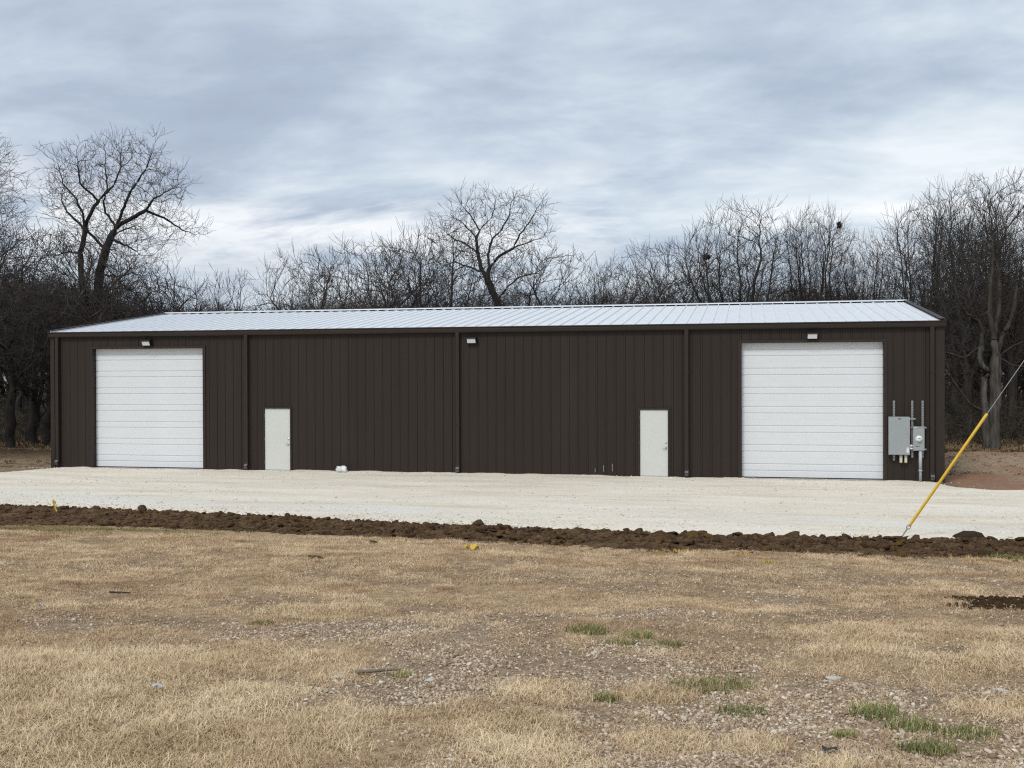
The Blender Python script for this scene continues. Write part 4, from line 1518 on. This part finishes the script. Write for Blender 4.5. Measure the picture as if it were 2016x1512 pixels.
# ------------------------------------------------------------------ scattered masses (instanced)
def scatter(name, pts, rot, scl, idx, objs, label=None, mats=None):
    """one stuff object: instances of objs on points"""
    me = bpy.data.meshes.new(name)
    me.vertices.add(len(pts)); me.vertices.foreach_set('co', np.asarray(pts, np.float32).ravel())
    for nm, ty, dat, key in (('rot', 'FLOAT_VECTOR', rot, 'vector'), ('scl', 'FLOAT_VECTOR', scl, 'vector'), ('idx', 'INT', idx, 'value')):
        a = me.attributes.new(nm, ty, 'POINT')
        a.data.foreach_set(key, np.asarray(dat, np.int32 if ty == 'INT' else np.float32).ravel())
    src = bpy.data.collections.new(name + '_source')
    for k, o in enumerate(objs):
        src.objects.link(o)
    ng = bpy.data.node_groups.new(name, 'GeometryNodeTree')
    ng.interface.new_socket('Geometry', in_out='INPUT', socket_type='NodeSocketGeometry')
    ng.interface.new_socket('Geometry', in_out='OUTPUT', socket_type='NodeSocketGeometry')
    gi, go = ng.nodes.new('NodeGroupInput'), ng.nodes.new('NodeGroupOutput')
    ci = ng.nodes.new('GeometryNodeCollectionInfo')
    ci.inputs['Collection'].default_value = src
    ci.inputs['Separate Children'].default_value = True
    ci.inputs['Reset Children'].default_value = True
    ip = ng.nodes.new('GeometryNodeInstanceOnPoints')
    ip.inputs['Pick Instance'].default_value = True

    def attr(nm, ty):
        n = ng.nodes.new('GeometryNodeInputNamedAttribute')
        n.data_type = ty
        n.inputs['Name'].default_value = nm
        return n.outputs['Attribute']
    ng.links.new(gi.outputs[0], ip.inputs['Points'])
    ng.links.new(ci.outputs[0], ip.inputs['Instance'])
    ng.links.new(attr('idx', 'INT'), ip.inputs['Instance Index'])
    e2r = ng.nodes.new('FunctionNodeEulerToRotation')
    ng.links.new(attr('rot', 'FLOAT_VECTOR'), e2r.inputs[0])
    ng.links.new(e2r.outputs[0], ip.inputs['Rotation'])
    ng.links.new(attr('scl', 'FLOAT_VECTOR'), ip.inputs['Scale'])
    ng.links.new(ip.outputs[0], go.inputs[0])
    o = link(name, me)
    md = o.modifiers.new('scatter', 'NODES')
    md.node_group = ng
    o['kind'] = 'stuff'
    if label: o['label'] = label
    return o


def blade_clump(name, seed, nb, rad_, ln, lean, width, mt, flat=.0):
    r = np.random.default_rng(seed)
    V, F = [], []
    for _ in range(nb):
        a = r.uniform(0, 6.28); q = rad_ * math.sqrt(r.random())
        x, y = q * math.cos(a), q * math.sin(a)
        b = r.uniform(0, 6.28)
        l = ln * r.uniform(.5, 1.25)
        le = lean * r.uniform(.45, 1.15)
        w = width * r.uniform(.7, 1.2)
        dx, dy = math.cos(b), math.sin(b)
        sx, sy = -dy * w / 2, dx * w / 2
        hz = l * math.cos(min(le, 1.5)); ho = l * math.sin(min(le, 1.5))
        n = len(V)
        p1 = (x + dx * ho * .38, y + dy * ho * .38, hz * .58)
        b2 = b + r.normal() * .5
        p2 = (p1[0] + math.cos(b2) * ho * .62, p1[1] + math.sin(b2) * ho * .62, max(hz * (.98 - .22 * le), .004))
        V += [(x - sx, y - sy, -.01), (x + sx, y + sy, -.01), (p1[0] + sx * .8, p1[1] + sy * .8, p1[2]), (p1[0] - sx * .8, p1[1] - sy * .8, p1[2]), p2]
        F += [(n, n + 1, n + 2), (n, n + 2, n + 3), (n + 3, n + 2, n + 4)]
    me = np_mesh(name, V, F)
    me.materials.append(mt)
    return bpy.data.objects.new(name, me)


def in_view(x, y, pad=.06):
    dx, dy = x - CAM.x, y - CAM.y
    X = math.cos(YAW) * dx + math.sin(YAW) * dy
    D = -math.sin(YAW) * dx + math.cos(YAW) * dy
    return (np.abs(X) < (.473 + pad) * D + .5) & (D > 4.2), D


def build_grass():
    r = np.random.default_rng(99)
    clumps = [blade_clump('grass_clump', 10 + k, 18, .07, .055, 1.18, .0032, M['straw']) for k in range(5)]
    clumps += [blade_clump('grass_clump', 30 + k, 20, .085, .08, 1.48, .0034, M['straw']) for k in range(3)]
    clumps += [blade_clump('straw_clump', 40 + k, 20, .07, .075, 1.25, .0034, M['straw_pale']) for k in range(3)]
    n0 = 400000
    # spread evenly over the wedge the photograph covers, denser near the camera
    D = 4.4 + (20.5 - 4.4) * r.random(n0) ** 1.15
    X = (r.random(n0) * 2 - 1) * (.60 * D + .8)
    x = CAM.x + math.cos(YAW) * X - math.sin(YAW) * D
    y = CAM.y + math.sin(YAW) * X + math.cos(YAW) * D
    pe, di, st = field(x, y)
    n = fbm(x * 2.6, y * 2.6, 120, 4)
    dens = (.22 + .9 * sstep(.38, .60, n)) * (1 - .86 * pe) * (1 - .80 * di)
    dens = np.maximum(dens, st * (.35 + .85 * sstep(.3, .55, n)))
    soil = blobs(x, y, [(27.55, -22.05, .62, .18, .12, .62)], .25, .5, 61)
    dens = dens * (1 - soil)
    tt = toe(x)
    dens = np.where(y > tt - .1 + (fbm(x * 2, y * 2, 231, 3) - .5) * .8, 0, dens)
    dens = dens * .44
    keep = r.random(n0) < dens
    x, y, st, D, n = x[keep], y[keep], st[keep], D[keep], n[keep]
    z = gz(x, y)
    k = len(x)
    idx = r.integers(0, 8, k)
    pale = (st > .4) & (r.random(k) < .30 + .5 * sstep(.45, .6, fbm(x * .8, y * .8, 140, 3)))
    idx = np.where(pale, 8 + r.integers(0, 3, k), idx)
    s = r.uniform(.55, 1.15, k) * (.75 + .18 * st + .35 * n) * np.where(D > 9, 1.0 + (D - 9) * .03, 1)
    s3 = np.stack([s * 1.05, s * 1.05, s * r.uniform(.35, .9, k)], 1)
    rot = np.stack([r.normal(size=k) * .15, r.normal(size=k) * .15, r.uniform(0, 6.28, k)], 1)
    scatter('dead_grass', np.stack([x, y, z], 1), rot, s3, idx, clumps, 'short dry straw coloured grass over the sloping field')
    # taller loose stalks
    # pebbles
    pv = []
    for q in range(6):
        V, F = clod_variant(q, 1, 600 + q)
        me = np_mesh('pebble', V * np.array([1, .8, .7]), F); me.materials.append(M['pebble'])
        me.polygons.foreach_set('use_smooth', np.ones(len(me.polygons), bool))
        pv.append(bpy.data.objects.new('pebble', me))
    n0 = 480000
    D = 4.4 + 12 * r.random(n0) ** 1.0
    X = (r.random(n0) * 2 - 1) * (.60 * D + .8)
    x = CAM.x + math.cos(YAW) * X - math.sin(YAW) * D
    y = CAM.y + math.sin(YAW) * X + math.cos(YAW) * D
    pe, di, st = field(x, y)
    dens = np.clip(pe * (.16 + 1.0 * sstep(.40, .62, fbm(x * 2.2, y * 2.2, 151, 4))) + .05 * (1 - st) + .16 * di, 0, 1)
    keep = r.random(n0) < dens * np.where(D < 9, 1, .7)
    x, y, D = x[keep], y[keep], D[keep]
    k = len(x)
    s = .005 + .014 * r.random(k) ** 2.8 + .004 * r.random(k)
    big = r.random(k) < .006
    s = np.where(big, r.uniform(.02, .036, k), s)
    z = gz(x, y) + s * .25
    rot = np.stack([r.normal(size=k) * .3, r.normal(size=k) * .3, r.uniform(0, 6.28, k)], 1)
    s3 = s[:, None] * r.uniform(.75, 1.3, (k, 3))
    scatter('field_pebbles', np.stack([x, y, z], 1), rot, s3, r.integers(0, 6, k), pv, 'loose pale pebbles on bare soil in the foreground')
    # crumbs of dark soil by the right edge
    cv = []
    for q in range(4):
        V, F = clod_variant(q, 1, 700 + q)
        me = np_mesh('crumb', V, F); me.materials.append(M['clod_ochre' if q == 3 else 'clod'])
        cv.append(bpy.data.objects.new('crumb', me))
    n0 = 9000
    x = 26.4 + 3.2 * r.random(n0); y = -23.4 + 2.8 * r.random(n0)
    soil = blobs(x, y, [(27.55, -22.05, .62, .18, .12, .62)], .25, .5, 61)
    keep = r.random(n0) < soil
    x, y = x[keep], y[keep]; k = len(x)
    s = .008 + .035 * r.random(k) ** 2.5
    rot = np.stack([r.normal(size=k) * .4, r.normal(size=k) * .4, r.uniform(0, 6.28, k)], 1)
    scatter('loose_soil', np.stack([x, y, gz(x, y) + s * .2], 1), rot, np.repeat(s[:, None], 3, 1), r.integers(0, 4, k), cv, 'patch of dark dug soil at the right edge of the field')
    # green tufts
    tufts = [(23.30, -25.41, .20, .10, 'bright green grass tuft, upper left one of the group right of centre'),
             (23.76, -25.56, .16, .10, 'small green grass tuft in the middle of the upper group'),
             (24.05, -25.88, .13, .08, 'thin green grass tuft, rightmost of the upper group'),
             (23.66, -25.93, .13, .08, 'small green tuft just below the upper group'),
             (24.45, -27.26, .30, .10, 'long low green grass tuft in the pebbles right of centre'),
             (23.78, -27.87, .10, .09, 'small round green tuft between two patches of pale straw'),
             (24.66, -27.95, .17, .08, 'green tuft with brown dry blades in the pebbles'),
             (25.46, -27.84, .16, .14, 'largest green grass tuft at the lower right'),
             (25.66, -28.04, .16, .12, 'green grass tuft joined to the right of the largest tuft'),
             (25.96, -28.12, .18, .09, 'flat green grass tuft near the lower right edge'),
             (25.68, -28.53, .17, .13, 'green grass tuft at the bottom right below the others'),
             (25.24, -28.37, .08, .08, 'tiny green tuft left of the bottom right grass'),
             (20.26, -25.55, .12, .06, 'tiny green tuft in the pebbles left of centre'),
             (22.31, -27.58, .10, .06, 'tiny green tuft at the end of the grey stick'),
             (28.9, -16.0, .45, .10, 'green grass patch beside the berm at the right edge')]
    for i, (tx, ty, rd, ln, lab) in enumerate(tufts):
        nb = int(260 * (rd / .16) ** 1.3) + 60
        o = blade_clump('grass_tuft', 800 + i, nb, rd, ln * .85, 1.05, .0042, M['green'])
        dry = blade_clump('dry_blade', 840 + i, nb // 4, rd, ln * .8, .95, .004, M['straw'])
        COL.objects.link(o); COL.objects.link(dry)
        o.location = (tx, ty, float(gz(tx, ty))); o.scale = (1, .72, 1); o.rotation_euler.z = .25
        dry.parent = o
        tag(o, lab, 'grass tuft', 'green grass tufts in the field')
    # greenish sward below the left end of the berm
    n0 = 9000
    x = 7.5 + 8 * r.random(n0); y = -18.2 + 4.2 * r.random(n0)
    d = np.exp(-((x - 11.9) / 2.3) ** 2 - ((y + 16.0) / .9) ** 2) * sstep(.35, .6, fbm(x * 1.5, y * 1.5, 170, 4))
    keep = (r.random(n0) < d) & (y < toe(x) - .25)
    x, y = x[keep], y[keep]; k = len(x)
    gcl = [blade_clump('green_clump', 900 + q, 16, .06, .055, 1.1, .005, M['olive']) for q in range(3)]
    rot = np.stack([r.normal(size=k) * .15, r.normal(size=k) * .15, r.uniform(0, 6.28, k)], 1)
    s = r.uniform(.7, 1.3, k)
    scatter('green_sward', np.stack([x, y, gz(x, y)], 1), rot, np.repeat(s[:, None], 3, 1), r.integers(0, 3, k), gcl, 'thin greenish grass below the left end of the berm')


build_grass()


# ------------------------------------------------------------------ undergrowth and far wood
def shrub(name, seed, n, h, mt):
    r = np.random.default_rng(seed)
    P, par = [np.zeros(3)], [-1]
    for _ in range(n):
        a = r.uniform(0, 6.28)
        p = np.array([math.cos(a), math.sin(a), 0]) * r.random() * .35 * h
        d = np.array([math.cos(a) * .5, math.sin(a) * .5, 1.0]) + r.normal(size=3) * .25
        d /= np.linalg.norm(d)
        P.append(p); par.append(0); cur = len(P) - 1
        first = cur
        for s in range(6):
            p = p + d * h / 6 * r.uniform(.7, 1.2)
            d = d + r.normal(size=3) * .25; d /= np.linalg.norm(d)
            P.append(p); par.append(cur); cur = len(P) - 1
            for _k in range(int(r.integers(1, 3))):
                d2 = d * .5 + r.normal(size=3) * .6; d2 /= np.linalg.norm(d2)
                q, c2 = p, cur
                for s2 in range(2):
                    q = q + d2 * h * .11 * r.uniform(.6, 1.3)
                    d2 = d2 + r.normal(size=3) * .3; d2 /= np.linalg.norm(d2)
                    P.append(q); par.append(c2); c2 = len(P) - 1
    P = np.array(P); par = np.array(par)
    rad = radii(P, par, .009, .07)
    sel = np.array([i for i in range(1, len(P)) if par[i] != 0])
    V, F = tubes(P, par, rad, sel, 3)
    me = np_mesh(name, V, F); me.materials.append(mt)
    return bpy.data.objects.new(name, me)


def build_wood_floor():
    r = np.random.default_rng(404)
    sh = [shrub('bare_shrub', 20 + k, 15, 2.4, M['brush']) for k in range(4)]
    pts, sc = [], []
    def add(n, p0, p1, d0, d1, s0, s1):
        for _ in range(n):
            px = r.uniform(p0, p1); D = d0 + (d1 - d0) * r.random() ** .8
            x, y = ray_xy(px, D)
            if -1.5 < x < LEN + 1.0 and y < DEP + 2:
                continue
            if x > 30 and y < 10.4:
                continue
            if x < 0 and y < 8:
                continue
            pts.append((x, y, float(gz(x, y)) - .05)); sc.append(r.uniform(s0, s1))
    add(150, -160, 240, 50, 80, .4, 1.1)
    add(170, 1840, 2160, 49, 80, .4, 1.2)
    add(420, 100, 1900, 66, 95, 1.2, 2.2)
    k = len(pts)
    rot = np.stack([r.normal(size=k) * .1, r.normal(size=k) * .1, r.uniform(0, 6.28, k)], 1)
    s = np.array(sc)
    scatter('undergrowth', pts, rot, np.stack([s, s, s * .9], 1), r.integers(0, 4, k), sh, 'tangled bare undergrowth below the wood')
    # far wood that closes the horizon
    objs = []
    for key in ('bushy_tree0', 'bushy_tree1', 'woodland_tree0', 'woodland_tree1', 'upright_tree1', 'bushy_tree2'):
        tm, cm = TREES[key]
        for me in (tm, cm):
            objs.append(bpy.data.objects.new('far_tree', me))
    pts, sc, ix, rt = [], [], [], []
    for i in range(230):
        px = r.uniform(-200, 2220); D = r.uniform(70, 125)
        if -100 < px < 330 or px > 1780:
            D = r.uniform(68, 115)
        x, y = ray_xy(px, D)
        topy = np.interp(px, [0, 150, 330, 480, 560, 700, 900, 1000, 1150, 1250, 1400, 1700, 1850, 2016],
                         [525, 545, 585, 606, 604, 585, 575, 590, 585, 570, 575, 572, 560, 550]) + r.uniform(-15, 45)
        h = 3.2 + (743 - topy) / 2131.29 * D
        q = r.integers(6)
        nat = (7.9, 7.9, 12.4, 12.4, 11.8, 7.9)[q]
        s_ = h / nat
        a = r.uniform(0, 6.28)
        for w in (0, 1):
            pts.append((x, y, float(gz(x, y)) - .1)); sc.append((s_ * 1.15, s_ * 1.15, s_)); ix.append(2 * q + w); rt.append((0, 0, a))
    scatter('far_wood', pts, rt, sc, ix, objs, 'far bare wood closing the view behind the nearer trees')


build_wood_floor()


def build_verges():
    r = np.random.default_rng(515)
    cl = [blade_clump('verge_clump', 60 + k, 26, .16, .20, 1.0, .010, M['verge']) for k in range(4)]
    leaf = []
    for k in range(3):
        rr = np.random.default_rng(650 + k)
        V, F = [], []
        for _ in range(16):
            c = rr.normal(size=3) * .16; c[2] = abs(c[2]) * .22 + .015
            a = rr.normal(size=3); a /= np.linalg.norm(a); b = np.cross(a, rr.normal(size=3)); b /= np.linalg.norm(b)
            w = rr.uniform(.03, .06)
            n = len(V)
            V += [c - a * w, c + b * w * .5, c + a * w, c - b * w * .5]; F += [(n, n + 1, n + 2), (n, n + 2, n + 3)]
        me = np_mesh('leaf_cluster', V, F); me.materials.append(M['litter'])
        leaf.append(bpy.data.objects.new('leaf_cluster', me))
    P, S, I = [], [], []
    for _ in range(16000):
        left = r.random() < .5
        px = r.uniform(-120, 112) if left else r.uniform(1840, 2140)
        D = r.uniform(39.5, 62) if left else r.uniform(35, 60)
        x, y = ray_xy(px, D)
        if -.8 < x < LEN + .6:
            continue
        if left:
            d = .25 + .75 * sstep(4.5, 8, y - .12 * x)
            if y < -3.5: d = 0
        else:
            d = .22 + .78 * sstep(9.8, 11.5, y)
            if y < -1.2: d = 0
            if 8.6 < y < 10.3: d *= .3
        if r.random() > d * (.35 + .9 * float(fbm(x * .7, y * .7, 181, 3))):
            continue
        P.append((x, y, float(gz(x, y)) - .02)); S.append(r.uniform(.7, 1.9) * (1.0 if y > 8 else .4)); I.append(r.integers(0, 4) if r.random() < .6 else 4 + r.integers(0, 3))
    k = len(P); S = np.array(S)
    rot = np.stack([r.normal(size=k) * .15, r.normal(size=k) * .15, r.uniform(0, 6.28, k)], 1)
    scatter('rough_verge', P, rot, np.stack([S, S, S], 1), I, cl + leaf, 'rough dry weeds and leaf litter at the edge of the wood')
    # loose stone on the yard
    pv = []
    for q in range(5):
        V, F = clod_variant(q, 1, 760 + q)
        me = np_mesh('yard_stone', V, F); me.materials.append(M['limestone'])
        pv.append(bpy.data.objects.new('yard_stone', me))
    n0 = 60000
    D = 20 + 21 * r.random(n0); X = (r.random(n0) * 2 - 1) * .52 * D
    x = CAM.x + math.cos(YAW) * X - math.sin(YAW) * D; y = CAM.y + math.sin(YAW) * X + math.cos(YAW) * D
    fr = np.exp(-((y - crest(x) - 1.0) / 1.1) ** 2)
    wl = np.exp(-((y + .3) / .35) ** 2)
    d = np.clip(.18 * sstep(.42, .6, fbm(x * .5, y * 1.5, 191, 4)) + .8 * fr * sstep(.35, .6, fbm(x * .6, y * .6, 193, 3)) + .4 * wl, 0, 1)
    keep = (r.random(n0) < d) & (y < -.10) & (y > crest(x) + .35) & (x > .3 - y * .2 - 1.2) & (x < 31 + .5 * (-y - 1.5).clip(0, 9))
    x, y = x[keep], y[keep]; k = len(x)
    s = .010 + .030 * r.random(k) ** 3
    rot = np.stack([r.normal(size=k) * .4, r.normal(size=k) * .4, r.uniform(0, 6.28, k)], 1)
    zz = (fbm(x * .4, y * .4, 2, 3) - .5) * .05 + (fbm(x * 2.2, y * 2.2, 6, 3) - .5) * .02 - .01
    scatter('yard_stones', np.stack([x, y, zz + s * .25], 1), rot, s[:, None] * r.uniform(.7, 1.3, (k, 3)), r.integers(0, 5, k), pv, 'loose crushed limestone on the pale yard')


M['verge'] = grass_mat('rough_weeds', (.13, .088, .046), (.25, .175, .095), (.38, .285, .165))
M['litter'] = grass_mat('leaf_litter', (.055, .035, .020), (.115, .072, .040), (.20, .13, .075))


def limestone_mat():
    mt = mat('loose_limestone', (.6, .57, .5), .9)
    t = mt.node_tree
    oi = N(t, 'ShaderNodeObjectInfo')
    L(t, ramp(t, oi.outputs['Random'], [(0, (.54, .48, .39)), (.3, (.61, .555, .47)), (.65, (.68, .63, .55)), (1, (.76, .73, .67))]), t.nodes['Principled BSDF'].inputs['Base Color'])
    return mt


M['limestone'] = limestone_mat()
build_verges()


# ------------------------------------------------------------------ nests, flags, litter
def twig_ball(name, loc, s, label, cat, mt):
    r = np.random.default_rng(int(loc[0] * 100) % 1000)
    mb = MB()
    for _ in range(150):
        d = Vector(r.normal(size=3)).normalized()
        p = Vector((d.x * s[0], d.y * s[1], d.z * s[2])) * float(r.random() ** .4)
        q = p + Vector(r.normal(size=3)).normalized() * max(s) * .45
        mb.tube([p, q], .018, 3, False)
    o = mb.build(name, mt)
    o.location = loc
    tag(o, label, cat)


def at_px(px, py, D):
    X, Y = (px - 1008) / 2131.29, (py - 756) / 2131.29
    v = Vector((X, 0, -Y))
    d = _f0 + _r * X - _u * Y
    return CAM + d * D


twig_ball('nest', at_px(1391, 506, 59.5), (.23, .20, .17), 'dark twig nest in the left side of the fan shaped tree', 'nest', M['nest'])
twig_ball('leaf_clump', at_px(1652, 443, 60.5), (.14, .12, .19), 'small reddish brown clump high in the upright tree', 'leaf clump', M['nest'])


def small_things():
    # pin flag in the left part of the berm
    x, y = 8.75, -12.35
    z = float(berm_z(np.array([x]), np.array([y]))[0])
    t = empty('marker_flag', (x, y, z - .02)); t.scale = (.75, .75, .75); tag(t, 'small yellow marker flag stuck in the berm at the left', 'marker flag')
    MB().tube([(0, 0, -.1), (.03, 0, .18), (.09, 0, .34)], .006, 6).build('wire', M['yellow_dull'], t)
    f = MB(); f.add([(.05, 0, .22), (.09, -.01, .34), (.0, -.03, .42), (-.03, -.02, .30), (.02, -.02, .24), (.07, .0, .10), (.10, -.02, .02), (.13, 0, .05)],
                    [(0, 1, 2, 3), (0, 3, 4), (0, 4, 6, 7)])
    so = f.build('flag', M['yellow_dull'], t)
    md = so.modifiers.new('thick', 'SOLIDIFY'); md.thickness = .004
    # fallen flag on the grass
    x, y = 20.22, -17.46
    t = empty('marker_flag', (x, y, float(gz(x, y)))); tag(t, 'crumpled yellow marker flag lying on the dry grass', 'marker flag')
    r = np.random.default_rng(3)
    nx, ny = 7, 5
    V = [((i / (nx - 1) - .5) * .24, (j / (ny - 1) - .5) * .16, .05 + .04 * math.sin(i * 1.4 + j) + r.uniform(-.012, .012)) for j in range(ny) for i in range(nx)]
    F = [(j * nx + i, j * nx + i + 1, (j + 1) * nx + i + 1, (j + 1) * nx + i) for j in range(ny - 1) for i in range(nx - 1)]
    o = MB().add(V, F).build('flag', M['yellow_dull'], t)
    o.modifiers.new('thick', 'SOLIDIFY').thickness = .004
    MB().tube([(-.02, .0, .02), (-.15, .06, .05), (-.24, .02, .04)], .004, 6).build('wire', M['yellow_dull'], t)
    # yellow spray-painted blades: low clumps
    for cx, cy, rx, ry, n, lab in ((23.55, -16.45, .48, .18, 130, 'long streak of yellow spray paint on the grass by the berm'),
                                   (24.58, -16.78, .20, .10, 60, 'yellow painted spot right of the long paint streak'),
                                   (24.99, -17.93, .15, .05, 60, 'short bright yellow paint mark lower on the grass'),
                                   (28.2, -16.4, .7, .12, 70, 'faint yellow paint streak near the right edge below the berm')):
        mb = MB()
        for _ in range(n):
            a = r.uniform(0, 6.28); q = math.sqrt(r.random())
            px, py = cx + rx * q * math.cos(a), cy + ry * q * math.sin(a)
            pz = float(gz(px, py)); b = r.uniform(0, 6.28); l = r.uniform(.04, .09)
            dx, dy = math.cos(b), math.sin(b)
            mb.add([(px - dy * .006, py + dx * .006, pz + .01), (px + dy * .006, py - dx * .006, pz + .01), (px + dx * l * .5, py + dy * l * .5, pz + l * .75)], [(0, 1, 2)])
        o = mb.build('paint_mark', M['yellow_paint']); tag(o, lab, 'paint mark', 'yellow paint marks on the grass')
    # white plastic bag at the wall
    import bmesh
    bm = bmesh.new(); bmesh.ops.create_icosphere(bm, subdivisions=3, radius=1)
    for v in bm.verts:
        p = v.co
        k = 1 + .16 * math.sin(p.x * 5 + p.y * 3) + .12 * math.sin(p.z * 7 + p.x * 4) + .05 * math.sin(p.y * 13)
        v.co = Vector((p.x * .20 * k, p.y * .13 * k, max(p.z, -.55) * .12 * k + .06 + (.03 if p.x < 0 else 0)))
    me = bpy.data.meshes.new('plastic_bag'); bm.to_mesh(me); bm.free()
    o = link('plastic_bag', me, M['bag'], smooth=True); o.location = (11.32, -.42, .02)
    tag(o, 'crumpled white plastic bag on the gravel at the foot of the wall', 'plastic bag')
    # grey stick in the pebbles
    P = [(21.93, -27.63), (22.06, -27.60), (22.16, -27.575), (22.28, -27.555)]
    o = MB().tube([(x, y, float(gz(x, y)) + .022 + .006 * i) for i, (x, y) in enumerate(P)], [.010, .014, .012, .006], 7).build('stick', M['stick'], None, True)
    tag(o, 'grey weathered stick lying in the pebbles left of centre', 'stick')
    P = [(17.85, -24.25), (17.95, -24.24), (18.08, -24.22)]
    o = MB().tube([(x, y, float(gz(x, y)) + .03) for x, y in P], [.009, .012, .006], 7).build('stick', M['dark_litter'], None, True)
    tag(o, 'short dark stick in the grass at the left', 'stick')
    # dry stems sticking out of the gravel edge
    for x, y, dx, h, lab in ((21.05, -12.35, .22, .16, 'bent dry stem at the gravel edge below the blank wall'), (11.9, -13.3, .03, .26, 'pale dry stalk standing in the berm at the left')):
        z = float(berm_z(np.array([x]), np.array([y]))[0])
        o = MB().tube([(x, y, z - .03), (x + dx * .4, y, z + h * .6), (x + dx, y, z + h)], [.008, .006, .004], 5).build('dry_stem', M['stick']); tag(o, lab, 'stem')
    # litter
    def scrap(loc, w, h, mt, lab, seed):
        rr = np.random.default_rng(seed)
        V = [((i / 3 - .5) * w, (j / 2 - .5) * w * .6, .02 + h * rr.random()) for j in range(3) for i in range(4)]
        F = [(j * 4 + i, j * 4 + i + 1, (j + 1) * 4 + i + 1, (j + 1) * 4 + i) for j in range(2) for i in range(3)]
        q = MB().add(V, F).build('litter', mt)
        q.modifiers.new('thick', 'SOLIDIFY').thickness = .003
        q.location = (loc[0], loc[1], float(gz(*loc)))
        tag(q, lab, 'litter')
    scrap((18.05, -25.69), .06, .05, M['blue_litter'], 'pale blue plastic scrap in the grass at the left', 1)
    scrap((20.96, -28.56), .065, .03, M['blue_litter'], 'pale grey scrap half hidden in the straw at lower left', 2)
    scrap((25.13, -28.81), .08, .025, M['dark_litter'], 'black scrap lying in the pebbles at the lower right', 3)
    # a few larger pale stones among the pebbles
    for x, y, s, lab in ((26.40, -26.89, .045, 'flat pale stone at the right edge of the pebbles'), (26.33, -27.17, .05, 'grey white stone beside pale straw at the right edge'),
                         (22.55, -27.72, .035, 'white stone right of the grey stick'), (21.9, -27.78, .04, 'pale stone just below the grey stick'), (25.3, -26.85, .04, 'white flat stone in the pebbles below the bare track')):
        V, F = clod_variant(0, 2, int(x * 100))
        q = link('stone', np_mesh('stone', V, F), M['white_stone'], smooth=True)
        q.location = (x, y, float(gz(x, y)) + s * .2); q.scale = (s * 1.3, s, s * .6)
        tag(q, lab, 'stone', 'larger pale stones in the field')


M['white_stone'] = mat('pale_stone', (.50, .47, .42), .8, var=.12, vscale=4, bump=.3, bscale=10)
small_things()
